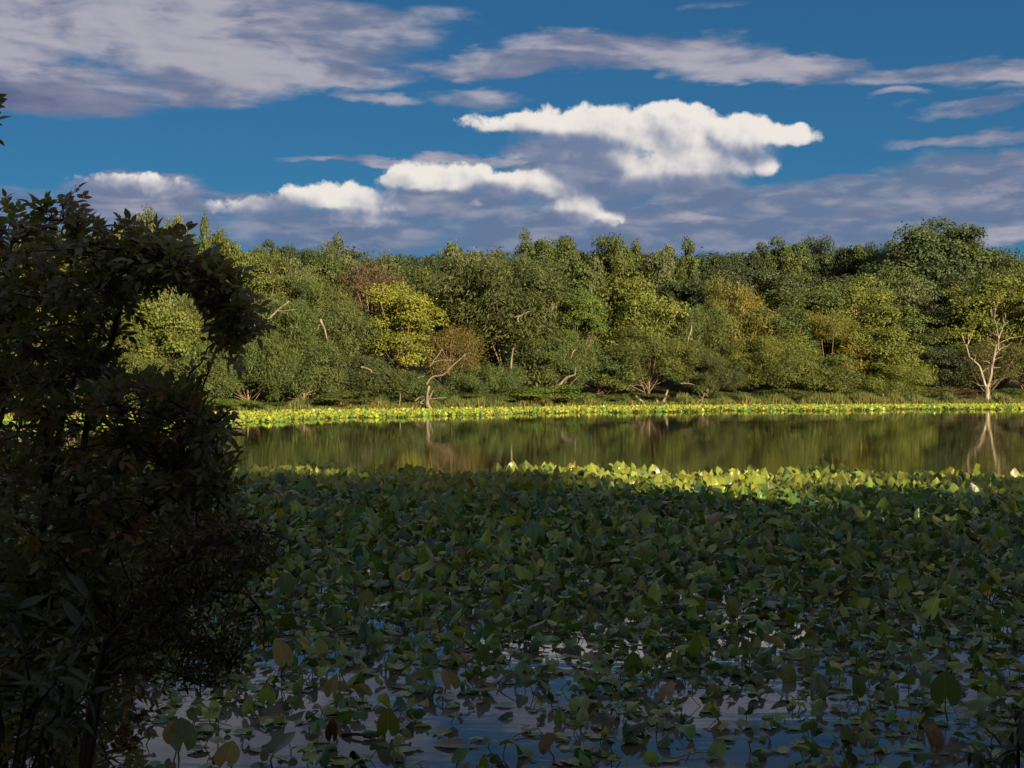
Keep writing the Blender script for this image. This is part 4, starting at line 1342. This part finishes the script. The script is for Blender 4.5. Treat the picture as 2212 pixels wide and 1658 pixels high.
for k in range(10):
    g = Geo()
    compound_leaf(g, r, np.zeros(3), np.array([1.0, 0, 0]), np.array([0, 0, 1.0]), r.uniform(.075, .11), int(r.integers(2, 4)), r.uniform(.040, .052), r.uniform(.023, .029))
    LV.append(g.mesh('leaf', M_SHRUB))
nsingle = 0
for b, ax, up in leafs:
    px = b[0] / b[1] * FPX + 1105.5; py = 829 - (b[2] - CAM_H) / b[1] * FPX
    hue = np.array(SHL) * r.uniform(.75, 1.3) * (np.array([1.35, .72, .5]) if r.random() < .16 else 1.0)
    if nsingle < 300 and px > 5 and 380 < py < 1640 and (b[1] < 6.6 or px > 300):
        axn = ax / np.linalg.norm(ax)
        sd = np.cross(up, axn); sd /= np.linalg.norm(sd); u2 = np.cross(axn, sd)
        o = bpy.data.objects.new('leaf', LV[int(r.integers(10))]); COL.objects.link(o); o.parent = shrub
        o.matrix_local = blade_matrix(np.stack([axn, sd, u2], -1), b - SO, r.uniform(.85, 1.2))
        o.color = (*hue, 1)
        nsingle += 1
    else:
        compound_leaf(mass, r, b - SO, ax, up, r.uniform(.07, .11), int(r.integers(2, 4)), r.uniform(.040, .054), r.uniform(.023, .029), hue)
twig.obj('twigs', M_DARKBARK, shrub)['kind'] = 'stuff'
mass.obj('foliage', M_SHRUB, shrub)['kind'] = 'stuff'


def seed_head(r, n=46, R0=0.055):
    g = Geo()
    d = sphere_dirs(n, r); d[:, 2] *= .8
    for q in d:
        e = q * R0 * r.uniform(.7, 1.2)
        g.tube([q * .004, e * .6 + r.normal(0, .004, 3), e], [.0012, .0022, .0006], 3, None, False)
    for q in d[:26]:
        leaflet(g, q * R0 * .5, q + r.normal(0, .3, 3), np.cross(q, r.normal(0, 1, 3)), .030, .013, np.ones(3) * r.uniform(.7, 1.3))
    return g.mesh('seed_head', M_SEED)


SV = [seed_head(r) for _ in range(4)]
for x, y in [(160, 452), (110, 480), (140, 500), (290, 505), (330, 520), (360, 540), (440, 590), (480, 640), (525, 700), (25, 470), (200, 600), (240, 640), (120, 1150), (150, 1200), (60, 920), (200, 720), (310, 905), (330, 930), (275, 820), (470, 690)]:
    seed_at.append(at(x, y, r.uniform(5.3, 5.7)))
for c in seed_at[:44]:
    o = bpy.data.objects.new('seed_head', SV[int(r.integers(4))]); COL.objects.link(o); o.parent = shrub
    o.location = c - SO; s = r.uniform(.7, 1.25); o.scale = (s, s, s); o.rotation_euler = r.uniform(0, 6, 3)
    o.color = (0.12 * r.uniform(.6, 1.3), 0.055, 0.03, 1)
    o['label'] = 'dry reddish brown seed head'

# -- the brown twiggy shrub in front of it
r = np.random.default_rng(102)
O2 = at(150, 1900, 5.0); O2[2] = 0.55
bs = empty('twiggy_shrub', O2)
tag(bs, 'low twiggy shrub with small browning leaves leaning over the lilies at lower left', 'shrub')
P2 = [(330, 1150), (420, 1110), (500, 1120), (545, 1115), (580, 1135), (600, 1180), (560, 1230), (530, 1290), (540, 1370), (530, 1420), (500, 1470), (450, 1490), (380, 1480), (300, 1440), (250, 1350), (270, 1250)]
main = []
for s in [[(200, 1500), (300, 1300), (420, 1190), (520, 1150), (630, 1160)], [(210, 1480), (340, 1340), (450, 1270), (560, 1300), (570, 1390)], [(200, 1520), (330, 1400), (430, 1390), (500, 1440)], [(210, 1500), (300, 1380), (400, 1280), (500, 1230), (590, 1210)],
          [(190, 1540), (260, 1450), (340, 1440), (420, 1480)]]:
    p = [O2] + [at(a, b, 5.0 + r.uniform(-.15, .25)) for a, b in s]
    c = curve(p, 16, .008, r); main.append(c[4:])
    g = Geo(); g.tube(c - O2, np.linspace(.013, .0025, 16), 5); g.obj('stem', M_DARKBARK, bs, True)
MS = np.vstack(main)
tg = Geo(); fm = Geo()
small = []
cnt = 0
while cnt < 290:
    x, y = r.uniform(240, 645), r.uniform(1105, 1495)
    if not in_poly(x, y, P2): continue
    cnt += 1
    c = at(x, y, r.uniform(4.75, 5.4))
    a = MS[int(np.argmin(np.linalg.norm(MS - c, axis=1) + r.uniform(0, .1, len(MS))))]
    tw = curve([a, (a + c) / 2 + r.normal(0, .02, 3), c], 5, .005, r)
    tg.tube(tw - O2, np.linspace(.003, .001, 5), 3)
    for k in range(10):
        b = tw[int(r.integers(1, 5))] + r.normal(0, .022, 3)
        ax = unit((c - a)[None])[0] * .5 + sphere_dirs(1, r)[0]
        hue = np.array([0.055, 0.062, 0.026]) if r.random() < .55 else (np.array([0.058, 0.044, 0.020]) if r.random() < .88 else np.array([0.16, 0.095, 0.025]))
        leaflet(fm, b - O2, ax, sphere_dirs(1, r)[0] + np.array([0, -.3, .5]), r.uniform(.022, .042), r.uniform(.010, .016), hue * r.uniform(.7, 1.2), r.uniform(0, .4))
tg.obj('twigs', M_DARKBARK, bs)['kind'] = 'stuff'
fm.obj('foliage', M_SHRUB, bs)['kind'] = 'stuff'


# -- long-leaved saplings in the two lower corners
def sapling(name, label, O, stems, D, n_leaf, L, hue, seed, whole=True):
    r = np.random.default_rng(seed)
    e = empty(name, O); tag(e, label, 'sapling')
    vs = []
    for k in range(5):
        g = Geo()
        for s0, s1 in ((0, .5), ):
            pass
        t = np.linspace(0, 1, 6)
        w = np.array([0.02, .11, .14, .12, .07, .004]) * r.uniform(.85, 1.15)
        dr = r.uniform(.15, .45)
        z = -dr * t * t
        v = np.concatenate([np.stack([t, w, z + .035], -1), np.stack([t, 0 * t, z], -1), np.stack([t, -w, z + .035], -1)])
        q = [(i, i + 1, i + 7, i + 6) for i in range(5)] + [(i + 6, i + 7, i + 13, i + 12) for i in range(5)]
        g.add(v, q); vs.append(g.mesh('leaf', M_SHRUB, True))
    for s in stems:
        c = curve([O] + [at(a, b, D + r.uniform(-.2, .2)) for a, b in s], 16, .004, r)
        g = Geo(); g.tube(c - O, np.linspace(.009, .002, 16), 5); g.obj('stem', M_DARKBARK, e, True)
        for k in range(n_leaf):
            b = c[int(r.integers(6, 16))]
            ax = unit((sphere_dirs(1, r)[0] + np.array([0, -.1, .15]))[None])[0]
            up = np.array([r.normal(0, .3), -.4, 1.0])
            sd = np.cross(up, ax); sd /= np.linalg.norm(sd); u2 = np.cross(ax, sd)
            o = bpy.data.objects.new('leaf', vs[int(r.integers(5))]); COL.objects.link(o); o.parent = e
            o.matrix_local = blade_matrix(np.stack([ax, sd, u2], -1), b - O, L * r.uniform(.7, 1.2))
            o.color = (*(np.array(hue) * r.uniform(.7, 1.3)), 1)


Oa = at(60, 1658, 4.4); Oa = np.array([Oa[0] - .2, 4.4, 0.75])
sapling('sapling', 'dark sapling with long drooping green leaves in the lower left corner', Oa, [[(40, 1600), (60, 1450), (30, 1300)], [(60, 1600), (150, 1420), (190, 1290)], [(0, 1600), (-30, 1400), (-10, 1280)], [(80, 1620), (130, 1560), (210, 1470)]], 4.4, 17, 0.11, (0.032, 0.060, 0.026), 5)
Ob = np.array([at(2190, 1658, 4.6)[0] + .05, 4.6, 0.7])
sapling('sapling', 'small dark plant with narrow pointed leaves in the lower right corner', Ob, [[(2190, 1690), (2170, 1620), (2130, 1570)], [(2200, 1690), (2200, 1600), (2190, 1545)], [(2230, 1690), (2240, 1600), (2215, 1560)], [(2180, 1700), (2120, 1650), (2090, 1620)]], 4.6, 13, 0.085, (0.030, 0.052, 0.024), 6)

# ------------------------------------------------------------------ the wood behind the viewpoint, which shades the foreground
SHADE = sorted([(-22, -12, 18, 14), (-13, -9, 18, 13), (-5, -12, 18.5, 13), (2, -9, 18, 11), (9, -8, 18, 11), (16, -9, 17.5, 11), (22, -8, 17, 9), (26, -9, 15.5, 7), (32, -8, 12.5, 8.5), (38, -8, 13.7, 8.5), (44.5, -9, 15.8, 9), (53, -10, 18, 12),
         (-9, -20, 19, 14), (2, -20, 20, 14), (13, -19, 20, 13), (23, -19, 19, 12), (31, -20, 17, 9), (40, -20, 16, 11), (65, -10, 16, 13), (-2, -6, 13, 9), (50, -20, 17, 12)], key=lambda q: math.hypot(q[0], q[1]))
for i, (x, y, h, w) in enumerate(SHADE):
    place_tree('broadleaf_tree', 'dark' if int(x) % 2 else 'broad', int(abs(x)), (x, y, float(ground_z(x, y)) - .1), h, w, DARK, f'broad shade tree on the near bank behind the viewpoint, {ORD[i]} from the camera', 'tree', 'wood behind the viewpoint', x * 1.3)
for i, x in enumerate(np.arange(2, 45, 4.5)):
    place_tree('bush', 'bush', i, (x, -5.5 + 1.2 * math.sin(i * 2.1), 1.1), 5.2, 6.5, DARK, f'undergrowth bush on the near bank behind the viewpoint, {ORD[i]} in its row', 'bush', 'undergrowth behind the viewpoint')
